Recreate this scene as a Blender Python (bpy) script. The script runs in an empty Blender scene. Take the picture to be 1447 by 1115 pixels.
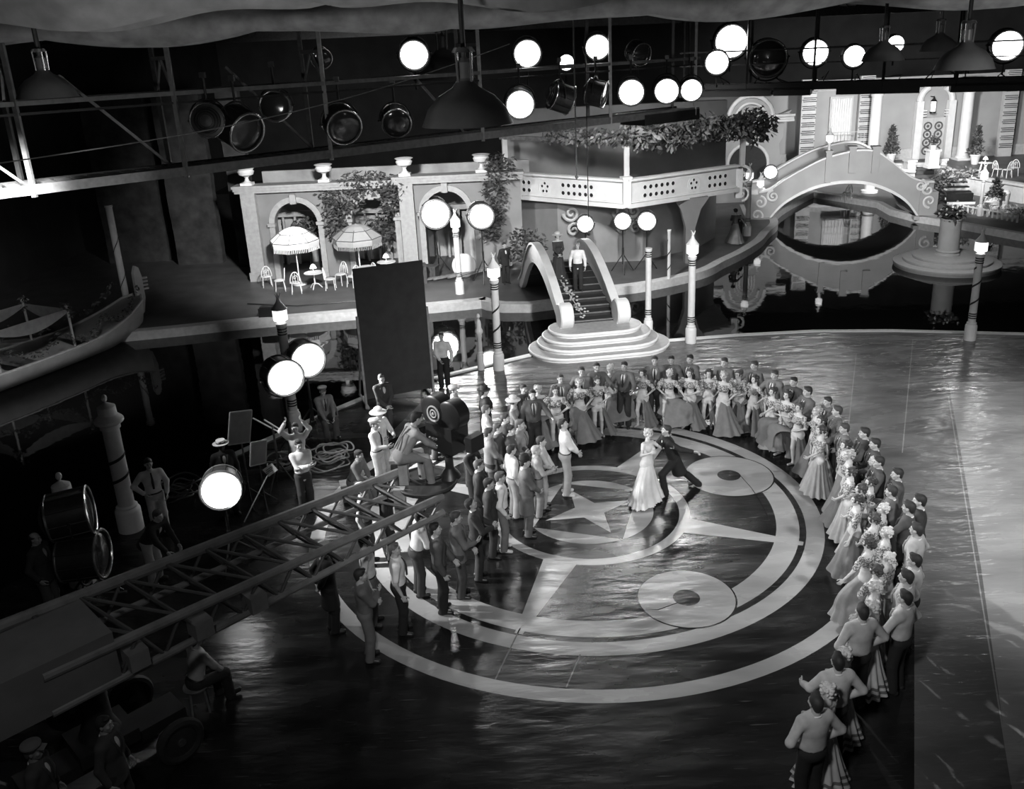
import bpy, bmesh, math, random
import numpy as np
from mathutils import Vector, Matrix
random.seed(7)
rng = np.random.default_rng(7)
SC = bpy.context.scene
COL = SC.collection
PI = math.pi

# ------------------------------------------------------------------ camera
CAM_H = 9.5
FPX, PITCH, ROLL, CX, CY = 1254.04, .33030538, -.04492979, 739.52, 493.15
_fw = Vector((0, math.cos(PITCH), -math.sin(PITCH)))
_rt = Vector((1, 0, 0))
_up = _rt.cross(_fw)
RT = _rt * math.cos(ROLL) + _up * math.sin(ROLL)
UP = _up * math.cos(ROLL) - _rt * math.sin(ROLL)
cam_data = bpy.data.cameras.new('camera')
cam = bpy.data.objects.new('camera', cam_data)
COL.objects.link(cam)
mw = Matrix((RT, UP, -_fw)).transposed().to_4x4()
mw.translation = Vector((0, 0, CAM_H))
cam.matrix_world = mw
cam_data.sensor_fit = 'HORIZONTAL'
cam_data.sensor_width = 36.0
cam_data.lens = 36.0 * FPX / 1447.0
cam_data.shift_x = (723.5 - CX) / 1447.0
cam_data.shift_y = (CY - 557.5) / 1447.0
cam_data.clip_start = .1
cam_data.clip_end = 300
SC.camera = cam


def G(px, py, z=0.0):
    """point of the plane at height z seen at a place of the photograph"""
    d = RT * (px - CX) - UP * (py - CY) + _fw * FPX
    t = (z - CAM_H) / d.z
    return Vector((d.x * t, d.y * t, z))


def AY(px, py, y):
    """point at depth y seen at a place of the photograph"""
    d = RT * (px - CX) - UP * (py - CY) + _fw * FPX
    t = y / d.y
    return Vector((d.x * t, y, CAM_H + d.z * t))


# ------------------------------------------------------------------ world, view, added stage spots
W = bpy.data.worlds.new('stage_dark')
SC.world = W
W.use_nodes = True
W.node_tree.nodes['Background'].inputs[0].default_value = (1, 1, 1, 1)
W.node_tree.nodes['Background'].inputs[1].default_value = .016
SC.view_settings.view_transform = 'Standard'
SC.view_settings.look = 'None'
SC.view_settings.gamma = 1.0
SC.view_settings.exposure = 0.0
SC.view_settings.use_curve_mapping = False
SC.cycles.use_denoising = True
SC.cycles.max_bounces = 5
SC.cycles.diffuse_bounces = 2
SC.cycles.glossy_bounces = 3
SC.cycles.sample_clamp_indirect = 4.0


def spot(name, loc, target, power, angle=50, blend=.5, size=.25, parent=None):
    L = bpy.data.lights.new(name, 'SPOT')
    L.energy = power
    L.spot_size = math.radians(angle)
    L.spot_blend = blend
    L.shadow_soft_size = size
    o = bpy.data.objects.new(name, L)
    COL.objects.link(o)
    loc = Vector(loc)
    d = (Vector(target) - loc).normalized()
    m = d.to_track_quat('-Z', 'Y').to_matrix().to_4x4()
    m.translation = loc
    o.matrix_world = m
    if parent is not None:
        o.parent = parent
        o.matrix_parent_inverse = pm(parent).inverted()
    return o


# unseen spots added over the camera, catwalk and set to brighten them
spot('added_spot', (-1, 3, 9.6), (3, 17, 0), 3800, 62, .9, .5)
spot('added_spot', (9, 6, 9.6), (4.5, 22, .6), 5600, 60, .8, .4)
spot('added_spot', (4, 14, 9.7), (2.2, 30, 1.2), 12500, 36, .8, .35)
spot('added_spot', (-4.5, 24, 8.2), (-7, 39, 2.4), 17500, 62, .8, .4)
spot('added_spot', (2.5, 29.5, 8.2), (4.8, 39, 2.6), 5200, 75, .9, .4)
spot('added_spot', (14, 36.5, 5.0), (17.9, 47, .9), 6000, 58, .8, .4)
spot('added_spot', (20, 46, 7.6), (26, 60, 3.0), 11000, 85, .8, .5)
spot('added_spot', (12, 45.5, 7.6), (13.0, 53, 3.0), 2000, 85, .8, .5)
spot('added_spot', (22, 43, 6.5), (28, 52, .6), 5000, 80, .8, .5)
spot('added_spot', (-9, 16, 8.4), (-16.5, 28.5, 0), 6500, 42, .8, .4)
spot('added_spot', (-6.5, 14.0, 7.6), (-9.0, 18.9, 7.15), 420, 30, .6, .2)
spot('added_spot', (16, 7, 9.6), (14, 14, 0), 12000, 66, .9, .5)
spot('added_spot', (-12, 15, 8.0), (0, 17, .8), 9500, 46, .8, .25)
spot('added_spot', (13, 29, 8.2), (18, 37, .6), 2600, 40, .8, .3)
spot('added_spot', (1.6, 25.6, 8.9), (6.4, 12.6, 1.4), 9000, 22, .7, .15)
spot('added_spot', (-3, 4, 9.2), (-6.5, 9.3, 2), 300, 50, .8, .3)
spot('added_spot', (-3, 8, 6.5), (-4, 14, 11), 700, 100, .8, .4)
spot('added_spot', (8, 10, 7.0), (7, 19, 11), 500, 90, .8, .4)

# ------------------------------------------------------------------ materials
_mc = {}


def mat(name, v, rough=.6, metal=0.0, noise=.12, scale=6.0, bump=0.0, emit=0.0, spec=.5, mix2=None):
    """grey procedural material: base value broken up by noise, optional bump, glow or second tone"""
    key = (name, v, rough, metal, noise, scale, bump, emit, spec, mix2)
    if key in _mc:
        return _mc[key]
    m = bpy.data.materials.new(name)
    m.use_nodes = True
    nt = m.node_tree
    b = nt.nodes['Principled BSDF']
    b.inputs['Roughness'].default_value = rough
    b.inputs['Metallic'].default_value = metal
    b.inputs['Specular IOR Level'].default_value = spec
    b.inputs['Base Color'].default_value = (v, v, v, 1)
    if noise or bump:
        tc = nt.nodes.new('ShaderNodeTexCoord')
        n = nt.nodes.new('ShaderNodeTexNoise')
        n.inputs['Scale'].default_value = scale
        n.inputs['Detail'].default_value = 4
        nt.links.new(tc.outputs['Object'], n.inputs['Vector'])
        r = nt.nodes.new('ShaderNodeMapRange')
        r.inputs['From Min'].default_value = .3
        r.inputs['From Max'].default_value = .7
        lo, hi = v * (1 - noise), min(1, v * (1 + noise))
        if mix2 is not None:
            lo, hi = mix2, v
            r.inputs['From Min'].default_value = .47
            r.inputs['From Max'].default_value = .53
        r.inputs['To Min'].default_value = lo
        r.inputs['To Max'].default_value = hi
        nt.links.new(n.outputs['Fac'], r.inputs['Value'])
        c = nt.nodes.new('ShaderNodeCombineColor')
        for i in range(3):
            nt.links.new(r.outputs['Result'], c.inputs[i])
        nt.links.new(c.outputs['Color'], b.inputs['Base Color'])
        if bump:
            bn = nt.nodes.new('ShaderNodeBump')
            bn.inputs['Strength'].default_value = bump
            bn.inputs['Distance'].default_value = .02
            nt.links.new(n.outputs['Fac'], bn.inputs['Height'])
            nt.links.new(bn.outputs['Normal'], b.inputs['Normal'])
    if emit:
        b.inputs['Emission Color'].default_value = (1, 1, 1, 1)
        b.inputs['Emission Strength'].default_value = emit
    _mc[key] = m
    return m


def floor_mat(name, v, wave=.35):
    """polished painted sheet flooring: scuffs, uneven gloss and slight waviness"""
    m = bpy.data.materials.new(name)
    m.use_nodes = True
    nt = m.node_tree
    b = nt.nodes['Principled BSDF']
    N = nt.nodes.new
    tc = N('ShaderNodeTexCoord')
    mp = N('ShaderNodeMapping')
    mp.inputs['Scale'].default_value = (.55, 1.5, 1)
    nt.links.new(tc.outputs['Object'], mp.inputs['Vector'])
    big = N('ShaderNodeTexNoise')
    big.inputs['Scale'].default_value = .9
    big.inputs['Detail'].default_value = 5
    nt.links.new(mp.outputs['Vector'], big.inputs['Vector'])
    wav = N('ShaderNodeTexNoise')
    wav.inputs['Scale'].default_value = 2.2
    wav.inputs['Detail'].default_value = 3
    nt.links.new(mp.outputs['Vector'], wav.inputs['Vector'])
    # scuffs: thin stretched noise
    mp2 = N('ShaderNodeMapping')
    mp2.inputs['Rotation'].default_value = (0, 0, .6)
    mp2.inputs['Scale'].default_value = (1.2, 22, 1)
    nt.links.new(tc.outputs['Object'], mp2.inputs['Vector'])
    sc = N('ShaderNodeTexNoise')
    sc.inputs['Scale'].default_value = 1.6
    sc.inputs['Detail'].default_value = 2
    nt.links.new(mp2.outputs['Vector'], sc.inputs['Vector'])
    r1 = N('ShaderNodeMapRange')
    r1.inputs['From Min'].default_value = .66
    r1.inputs['From Max'].default_value = .76
    r1.inputs['To Min'].default_value = 0
    r1.inputs['To Max'].default_value = .05
    nt.links.new(sc.outputs['Fac'], r1.inputs['Value'])
    r2 = N('ShaderNodeMapRange')
    r2.inputs['From Min'].default_value = .3
    r2.inputs['From Max'].default_value = .7
    r2.inputs['To Min'].default_value = v * .8
    r2.inputs['To Max'].default_value = v * 1.2
    nt.links.new(big.outputs['Fac'], r2.inputs['Value'])
    ad = N('ShaderNodeMath')
    nt.links.new(r1.outputs['Result'], ad.inputs[0])
    nt.links.new(r2.outputs['Result'], ad.inputs[1])
    c = N('ShaderNodeCombineColor')
    for i in range(3):
        nt.links.new(ad.outputs[0], c.inputs[i])
    nt.links.new(c.outputs['Color'], b.inputs['Base Color'])
    r3 = N('ShaderNodeMapRange')
    r3.inputs['From Min'].default_value = .3
    r3.inputs['From Max'].default_value = .7
    r3.inputs['To Min'].default_value = .16
    r3.inputs['To Max'].default_value = .34
    nt.links.new(big.outputs['Fac'], r3.inputs['Value'])
    nt.links.new(r3.outputs['Result'], b.inputs['Roughness'])
    bn = N('ShaderNodeBump')
    bn.inputs['Strength'].default_value = wave
    bn.inputs['Distance'].default_value = .05
    nt.links.new(wav.outputs['Fac'], bn.inputs['Height'])
    nt.links.new(bn.outputs['Normal'], b.inputs['Normal'])
    b.inputs['IOR'].default_value = 1.48
    return m


def water_mat():
    m = bpy.data.materials.new('pool_water')
    m.use_nodes = True
    nt = m.node_tree
    b = nt.nodes['Principled BSDF']
    b.inputs['Base Color'].default_value = (.006, .006, .006, 1)
    b.inputs['Roughness'].default_value = .03
    b.inputs['IOR'].default_value = 1.4
    tc = nt.nodes.new('ShaderNodeTexCoord')
    n = nt.nodes.new('ShaderNodeTexNoise')
    n.inputs['Scale'].default_value = 1.3
    n.inputs['Detail'].default_value = 3
    nt.links.new(tc.outputs['Object'], n.inputs['Vector'])
    bn = nt.nodes.new('ShaderNodeBump')
    bn.inputs['Strength'].default_value = .06
    bn.inputs['Distance'].default_value = .05
    nt.links.new(n.outputs['Fac'], bn.inputs['Height'])
    nt.links.new(bn.outputs['Normal'], b.inputs['Normal'])
    return m


def stripe_mat(name, v1, v2, scale, axis=2, duty=.5):
    """bands along one local axis (painted rings, striped cloth)"""
    m = bpy.data.materials.new(name)
    m.use_nodes = True
    nt = m.node_tree
    b = nt.nodes['Principled BSDF']
    b.inputs['Roughness'].default_value = .6
    tc = nt.nodes.new('ShaderNodeTexCoord')
    sp = nt.nodes.new('ShaderNodeSeparateXYZ')
    nt.links.new(tc.outputs['Object'], sp.inputs[0])
    mu = nt.nodes.new('ShaderNodeMath')
    mu.operation = 'MULTIPLY'
    mu.inputs[1].default_value = scale
    nt.links.new(sp.outputs[axis], mu.inputs[0])
    fr = nt.nodes.new('ShaderNodeMath')
    fr.operation = 'FRACT'
    nt.links.new(mu.outputs[0], fr.inputs[0])
    gt = nt.nodes.new('ShaderNodeMath')
    gt.operation = 'GREATER_THAN'
    gt.inputs[1].default_value = duty
    nt.links.new(fr.outputs[0], gt.inputs[0])
    r = nt.nodes.new('ShaderNodeMapRange')
    r.inputs['To Min'].default_value = v1
    r.inputs['To Max'].default_value = v2
    nt.links.new(gt.outputs[0], r.inputs['Value'])
    c = nt.nodes.new('ShaderNodeCombineColor')
    for i in range(3):
        nt.links.new(r.outputs['Result'], c.inputs[i])
    nt.links.new(c.outputs['Color'], b.inputs['Base Color'])
    return m


WHITE = mat('white_plaster', .72, .55, noise=.06, scale=3)
OFFWHITE = mat('cream_plaster', .48, .65, noise=.1, scale=2)
PLASTER = mat('grey_plaster', .30, .75, noise=.1, scale=1.5)
DARKP = mat('dark_plaster', .10, .8, noise=.15, scale=1.5)
BLACK = mat('black_paint', .012, .5, noise=.2)
FLATB = mat('black_duvetyne', .05, .9, noise=.15, scale=3)
STEEL = mat('dark_steel', .05, .42, .6, noise=.2, scale=8)
GREYST = mat('grey_steel', .20, .45, .4, noise=.2, scale=8)
CHROME = mat('bright_metal', .6, .25, .9, noise=.05)
WOOD = mat('stage_timber', .16, .7, noise=.3, scale=9)
PLANK = mat('pale_timber', .34, .7, noise=.2, scale=9)
LENS = mat('lamp_lens', .9, .3, noise=0, emit=9.0)
GLOBE = mat('lantern_glass', .85, .4, noise=0, emit=1.6)
SOFTGL = mat('lantern_glass_dim', .8, .4, noise=0, emit=.6)
DARKGLASS = mat('dark_lens', .03, .12, noise=0, spec=.8)
LEAF = mat('leaf_dark', .07, .55, noise=.35, scale=2)
LEAFL = mat('leaf_pale', .20, .55, noise=.35, scale=2)
CANVAS = mat('stage_canvas', .20, .9, noise=.25, scale=2.5, bump=.5)
SKINV = .42


# ------------------------------------------------------------------ mesh builder
class MB:
    def __init__(s):
        s.v = []
        s.f = []
        s.m = []

    def add(s, verts, faces, mi=0):
        o = len(s.v)
        s.v.extend([tuple(p) for p in verts])
        s.f.extend([tuple(i + o for i in f) for f in faces])
        s.m.extend([mi] * len(faces))

    def box(s, c, size, rz=0.0, R=None, mi=0):
        x, y, z = [a / 2 for a in size]
        P = [Vector((sx * x, sy * y, sz * z)) for sz in (-1, 1) for sy in (-1, 1) for sx in (-1, 1)]
        M = R if R is not None else Matrix.Rotation(rz, 3, 'Z')
        c = Vector(c)
        s.add([M @ p + c for p in P],
              [(0, 2, 3, 1), (4, 5, 7, 6), (0, 1, 5, 4), (2, 6, 7, 3), (0, 4, 6, 2), (1, 3, 7, 5)], mi)

    def beam(s, a, b, w, h=None, mi=0):
        a, b = Vector(a), Vector(b)
        d = b - a
        q = d.to_track_quat('Y', 'Z').to_matrix()
        s.box((a + b) / 2, (w, d.length, h or w), R=q, mi=mi)

    def tube(s, pts, r, n=8, cap=True, mi=0, closed=False):
        pts = [Vector(p) for p in pts]
        k = len(pts)
        rs = r if isinstance(r, (list, tuple)) else [r] * k
        V = []
        prev = None
        for i, p in enumerate(pts):
            if closed:
                t = (pts[(i + 1) % k] - pts[i - 1]).normalized()
            else:
                t = (pts[min(i + 1, k - 1)] - pts[max(i - 1, 0)]).normalized()
            if prev is None:
                a = Vector((0, 0, 1)) if abs(t.z) < .9 else Vector((1, 0, 0))
                u = t.cross(a).normalized()
            else:
                u = (prev - t * prev.dot(t)).normalized()
            prev = u
            w = t.cross(u)
            for j in range(n):
                g = 2 * PI * j / n
                V.append(p + (u * math.cos(g) + w * math.sin(g)) * rs[i])
        F = []
        for i in range(k if closed else k - 1):
            i2 = (i + 1) % k
            for j in range(n):
                j2 = (j + 1) % n
                F.append((i * n + j, i * n + j2, i2 * n + j2, i2 * n + j))
        if cap and not closed:
            F.append(tuple(reversed(range(n))))
            F.append(tuple((k - 1) * n + j for j in range(n)))
        s.add(V, F, mi)

    def lathe(s, prof, c=(0, 0, 0), n=24, R=None, mi=0, a0=0.0, a1=2 * PI):
        """prof: list of (r, z); R turns local z"""
        c = Vector(c)
        full = abs(a1 - a0 - 2 * PI) < 1e-6
        m = n if full else n + 1
        V = []
        for r, z in prof:
            for j in range(m):
                g = a0 + (a1 - a0) * j / n
                p = Vector((r * math.cos(g), r * math.sin(g), z))
                V.append((R @ p if R is not None else p) + c)
        F = []
        for i in range(len(prof) - 1):
            for j in range(n):
                j2 = (j + 1) % m if full else j + 1
                F.append((i * m + j, i * m + j2, (i + 1) * m + j2, (i + 1) * m + j))
        if full:
            if prof[0][0] > 1e-5:
                F.append(tuple(reversed(range(m))))
            if prof[-1][0] > 1e-5:
                F.append(tuple((len(prof) - 1) * m + j for j in range(m)))
        s.add(V, F, mi)

    def ell(s, c, rad, n=12, R=None, mi=0):
        k = max(6, n // 2)
        c = Vector(c)
        V = []
        for i in range(k + 1):
            th = PI * i / k
            for j in range(n):
                ph = 2 * PI * j / n
                p = Vector((rad[0] * math.sin(th) * math.cos(ph), rad[1] * math.sin(th) * math.sin(ph), -rad[2] * math.cos(th)))
                V.append((R @ p if R is not None else p) + c)
        F = []
        for i in range(k):
            for j in range(n):
                j2 = (j + 1) % n
                F.append((i * n + j, i * n + j2, (i + 1) * n + j2, (i + 1) * n + j))
        s.add(V, F, mi)

    def prism(s, poly, z0, z1, M=None, mi=0, top_mi=None):
        """extrude a 2d polygon (counter-clockwise) from z0 to z1, M maps to place"""
        n = len(poly)
        V = [Vector((x, y, z0)) for x, y in poly] + [Vector((x, y, z1)) for x, y in poly]
        if M is not None:
            V = [M @ p for p in V]
        s.add(V, [(i, (i + 1) % n, n + (i + 1) % n, n + i) for i in range(n)], mi)
        s.add(V, [tuple(reversed(range(n)))], mi)
        s.add(V, [tuple(range(n, 2 * n))], mi if top_mi is None else top_mi)

    def strip(s, A, B, mi=0):
        n = len(A)
        s.add(list(A) + list(B), [(i, i + 1, n + i + 1, n + i) for i in range(n - 1)], mi)

    def mesh(s, name, mats, sharp=35):
        me = bpy.data.meshes.new(name)
        me.from_pydata(s.v, [], s.f)
        for m in (mats if isinstance(mats, (list, tuple)) else [mats]):
            me.materials.append(m)
        if len(me.materials) > 1:
            me.polygons.foreach_set('material_index', s.m)
        me.polygons.foreach_set('use_smooth', [True] * len(me.polygons))
        me.update()
        me.set_sharp_from_angle(angle=math.radians(sharp))
        return me

    def build(s, name, mats, parent=None, sharp=35, loc=None, w=False):
        """w: the vertices are already in stage coordinates"""
        o = bpy.data.objects.new(name, s.mesh(name, mats, sharp))
        COL.objects.link(o)
        if parent is not None:
            o.parent = parent
            if w:
                o.matrix_parent_inverse = pm(parent).inverted()
        if loc is not None:
            o.location = loc
        return o


def pm(o):
    m = Matrix.LocRotScale(o.location, o.rotation_euler, None)
    return pm(o.parent) @ o.matrix_parent_inverse @ m if o.parent is not None else m


def thing(name, label, cat, loc=(0, 0, 0), rz=0.0, group=None):
    o = bpy.data.objects.new(name, None)
    COL.objects.link(o)
    o.empty_display_size = .2
    o.location = loc
    o.rotation_euler = (0, 0, rz)
    o['label'] = label
    o['category'] = cat
    if group:
        o['group'] = group
    return o


def tag(o, label, cat, group=None, kind=None):
    o['label'] = label
    o['category'] = cat
    if group:
        o['group'] = group
    if kind:
        o['kind'] = kind
    return o


def struct(o, label=None):
    o['kind'] = 'structure'
    if label:
        o['label'] = label
    return o


def copy_tree(o, parent=None):
    c = o.copy()
    COL.objects.link(c)
    c.parent = parent
    if parent is not None:
        c.matrix_parent_inverse = o.matrix_parent_inverse.copy()
    for ch in list(o.children):
        copy_tree(ch, c)
    return c


ORD = ['first', 'second', 'third', 'fourth', 'fifth', 'sixth', 'seventh', 'eighth', 'ninth', 'tenth', 'eleventh', 'twelfth',
       'thirteenth', 'fourteenth', 'fifteenth', 'sixteenth', 'seventeenth', 'eighteenth', 'nineteenth', 'twentieth'] + \
      ['twenty-' + w for w in ('first', 'second', 'third', 'fourth', 'fifth', 'sixth', 'seventh', 'eighth', 'ninth')] + \
      ['thirtieth'] + ['thirty-' + w for w in ('first', 'second', 'third', 'fourth', 'fifth', 'sixth', 'seventh', 'eighth', 'ninth')]


def leaves(mb, pts, size, mi=0, droop=.3):
    for p in pts:
        a = rng.uniform(0, 2 * PI)
        d = Vector((math.cos(a), math.sin(a), rng.uniform(-.8, .6) - droop)).normalized()
        n = Vector((rng.normal(), rng.normal(), rng.normal() + .8)).normalized()
        w = d.cross(n).normalized()
        L = size * rng.uniform(.6, 1.3)
        p = Vector(p)
        mb.add([p, p + d * L * .5 + w * L * .22, p + d * L, p + d * L * .5 - w * L * .22], [(0, 1, 2, 3)], mi)


def cloud(n, c, r):
    """points in the shell of an ellipsoid"""
    P = rng.normal(size=(n, 3))
    P /= np.linalg.norm(P, axis=1)[:, None]
    P *= rng.uniform(.45, 1, (n, 1))
    return P * np.array(r) + np.array(c)
# ================================================================== the stage floor with its painted inlay
CEN = Vector((1.26, 16.86, 0))
FLOOR_EDGE = [(-13.5, 9.0), (-10.4, 14.6), (-8.9, 17.2), (-7.75, 19.85), (-5.5, 22.83), (-4.46, 24.07), (-2.42, 25.4), (-1.36, 26.02), (.27, 26.95),
              (2.4, 27.5), (4.82, 27.77), (7.2, 28.0), (9.71, 28.05), (12.2, 27.75), (14.49, 27.2), (17.0, 26.6), (23.0, 25.0)]
INK = floor_mat('floor_dark', .012)
INKR = floor_mat('floor_grey_sheen', .13, .9)  # base tone raised to carry the floor's sheen
INKP = floor_mat('floor_pale_grey_sheen', .32, .9)  # paler still, for the brightest sheen at the right
INL = floor_mat('floor_inlay', .33)
WATER_Z = -.30


def circ(c, r, n=96, a0=0, a1=2 * PI):
    return [Vector((c[0] + r * math.cos(a0 + (a1 - a0) * i / n), c[1] + r * math.sin(a0 + (a1 - a0) * i / n), 0)) for i in range(n + 1)]


def lift(P, z):
    return [Vector((p[0], p[1], z)) for p in P]


b = MB()
poly = FLOOR_EDGE + [(23, -3), (-13.5, -3)]
b.prism(list(reversed(poly)), -.45, 0)
Z1, Z2, Z3, Z4 = .002, .004, .006, .008
# grey sheets right of and behind the disc: sheen and shadow edge painted in
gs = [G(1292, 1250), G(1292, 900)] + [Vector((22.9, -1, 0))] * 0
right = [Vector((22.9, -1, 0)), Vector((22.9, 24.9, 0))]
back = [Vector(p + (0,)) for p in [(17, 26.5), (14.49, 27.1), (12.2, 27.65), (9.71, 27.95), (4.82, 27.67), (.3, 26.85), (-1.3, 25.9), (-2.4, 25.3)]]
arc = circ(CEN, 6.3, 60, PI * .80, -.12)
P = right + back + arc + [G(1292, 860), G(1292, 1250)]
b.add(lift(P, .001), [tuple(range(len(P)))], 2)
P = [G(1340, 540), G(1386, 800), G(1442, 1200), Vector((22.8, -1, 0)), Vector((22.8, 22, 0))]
b.add(lift(P, .0016), [tuple(range(len(P)))], 3)  # paler strip with the stronger sheen put into its colour


def ring(r0, r1, z, mi, n=128):
    A, B = lift(circ(CEN, r0, n), z), lift(circ(CEN, r1, n), z)
    b.strip(A, B, mi)


ring(5.59, 5.89, Z1, 1)
ring(4.44, 4.79, Z1, 1)
ring(3.86, 4.31, Z1, 1)
ring(1.90, 2.12, Z1, 1)
# inner disc: four segments between the circle and the inscribed square
angs = [math.atan2((G(*p) - CEN).y, (G(*p) - CEN).x) for p in ((895, 697), (798.5, 685.8), (759.1, 743.8), (880.4, 762.5))]
tips = [(G(*p) - CEN) for p in ((893.9, 706.5), (806.8, 694), (776.7, 735.5), (869, 751.7))]
R_IN = 1.36
for i in range(4):
    a0, a1 = angs[i], angs[(i + 1) % 4]
    if a1 < a0:
        a1 += 2 * PI
    P = lift(circ(CEN, R_IN, 24, a0, a1), Z1)
    b.add(P, [tuple(range(len(P)))], 1)
ta = math.atan2(tips[0].y, tips[0].x)
star = []
for i in range(8):
    a = ta + i * PI / 4
    r = 1.02 if i % 2 == 0 else .33
    star.append(Vector((CEN.x + r * math.cos(a), CEN.y + r * math.sin(a), Z1)))
b.add(star, [tuple(range(8))], 1)
# tapering rays from the inner ring to the outer bands
for ax, ay, w in ((742, 880, .34), (1144, 770, .30), (930, 628, .36), (650, 690, .3)):
    a = math.atan2((G(ax, ay) - CEN).y, (G(ax, ay) - CEN).x)
    d = Vector((math.cos(a), math.sin(a), 0))
    s_ = Vector((-d.y, d.x, 0))
    r1 = 4.4
    P = [CEN + d * 2.05 - s_ * w, CEN + d * r1 - s_ * .07, CEN + d * r1 + s_ * .07, CEN + d * 2.05 + s_ * w]
    b.add(lift(P, Z2), [(0, 1, 2, 3)], 1)
# the two scrolls on the right with their dark eyes and outlines
for px, py, r, e in ((1030, 672, .98, .26), (970, 845, .86, .24)):
    c = G(px, py)
    b.add(lift(circ(c, r + .03, 48)[:-1], Z2), [tuple(range(48))], 0)
    b.add(lift(circ(c, r, 48)[:-1], Z3), [tuple(range(48))], 1)
    b.add(lift(circ(c, e, 32)[:-1], Z4), [tuple(range(32))], 0)
for pts in (((1045, 671), (1062, 690), (1078, 715), (1087, 735)), ((958, 852), (930, 862), (912, 861))):
    L = [G(*p) for p in pts]
    b.tube(lift(L, Z4 - .006), .012, 4, mi=0)
# seams of the flooring sheets; the last two lines are painted reflections
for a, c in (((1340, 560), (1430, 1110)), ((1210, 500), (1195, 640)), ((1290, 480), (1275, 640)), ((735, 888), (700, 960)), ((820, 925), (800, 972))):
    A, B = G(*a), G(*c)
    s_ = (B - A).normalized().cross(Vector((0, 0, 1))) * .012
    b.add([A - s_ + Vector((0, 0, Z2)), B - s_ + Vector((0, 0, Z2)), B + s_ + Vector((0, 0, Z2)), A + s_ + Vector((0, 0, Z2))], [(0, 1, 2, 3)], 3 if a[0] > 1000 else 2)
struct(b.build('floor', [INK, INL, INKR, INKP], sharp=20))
# pale kerb along the water's edge
def kerb(name, path, w, z0, z1, m, out=1):
    b = MB()
    P = [Vector(p + (0,)) if len(p) == 2 else Vector(p) for p in path]
    A, B = [], []
    for i, p in enumerate(P):
        t = (P[min(i + 1, len(P) - 1)] - P[max(i - 1, 0)]).normalized()
        n = Vector((-t.y, t.x, 0)) * out
        A.append(p)
        B.append(p + n * w)
    top = lambda L, z: [Vector((p.x, p.y, z)) for p in L]
    b.strip(top(A, z1), top(B, z1))
    b.strip(top(B, z1), top(B, z0))
    b.strip(top(A, z0), top(A, z1))
    return struct(b.build(name, m))


def smooth_path(P, k=6):
    out = []
    n = len(P)
    for i in range(n - 1):
        p0, p1, p2, p3 = [np.array(P[max(0, min(n - 1, j))]) for j in (i - 1, i, i + 1, i + 2)]
        for t in np.linspace(0, 1, k, endpoint=False):
            out.append(tuple(.5 * ((2 * p1) + (-p0 + p2) * t + (2 * p0 - 5 * p1 + 4 * p2 - p3) * t * t + (-p0 + 3 * p1 - 3 * p2 + p3) * t ** 3)))
    out.append(tuple(P[-1]))
    return out


kerb('trim_1', FLOOR_EDGE[3:], .16, -.45, .05, WHITE, 1)
# water
b = MB()
b.add([(-40, 5, WATER_Z), (45, 5, WATER_Z), (45, 75, WATER_Z), (-40, 75, WATER_Z)], [(0, 1, 2, 3)])
struct(b.build('water', water_mat()))
# far bank
BANK = smooth_path([(-30, 30.2), (-20, 31.1), (-14.16, 31.98), (-10.39, 32.77), (-6.26, 33.36), (-2.6, 33.95), (-1.4, 34.2)]) + \
    [(-1.1, 33.75), (-.6, 33.4), (.3, 33.25), (1.2, 33.5), (2.0, 34.3)] + \
    smooth_path([(2.6, 35.0), (4.8, 35.43), (7.45, 37.0), (8.8, 38.7), (10.07, 40.33), (11.4, 42.4), (12.28, 44.28), (13.3, 46.3), (13.9, 48.6), (15.5, 51.5), (18.51, 55.85)])
TERR = mat('terrace_paving', .085, .5, noise=.25, scale=1.2)
b = MB()
b.prism(BANK + [(18.5, 66), (-30, 66)], -.5, 0)
struct(b.build('floor_terrace', TERR))
kerb('trim_2', BANK, -.42, -.5, .045, mat('kerb_white', .55, .6), 1)
# plaza beyond the bridge
PLZ = [(18.51, 55.85), (20.0, 53.0), (21.09, 50.9), (20.9, 48.5), (21.4, 46.5), (22.6, 44.4), (24.0, 41.3), (27, 38.2), (40, 34)]
b = MB()
b.prism(PLZ + [(45, 34), (45, 70), (18.5, 70)], -.5, 0)
struct(b.build('floor_plaza', TERR))
kerb('trim_3', PLZ, -.35, -.5, .05, mat('kerb_white', .55, .6), 1)
# stage walls and hung ceiling cloths
b = MB()
b.box((0, 75, 6), (100, .4, 15))
struct(b.build('wall_back', mat('stage_wall', .03, .9, noise=.3, scale=.6)))
b = MB()
b.box((-23.5, 35, 6), (.4, 82, 15))
struct(b.build('wall_left', mat('stage_wall', .03, .9, noise=.3, scale=.6)))
b = MB()
b.box((46, 35, 6), (.4, 82, 15))
struct(b.build('wall_right', mat('stage_wall', .03, .9, noise=.3, scale=.6)))
b = MB()
b.box((10, 35, 13.3), (70, 82, .3))
struct(b.build('ceiling', mat('stage_roof', .015, .95, noise=.3)))


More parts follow.
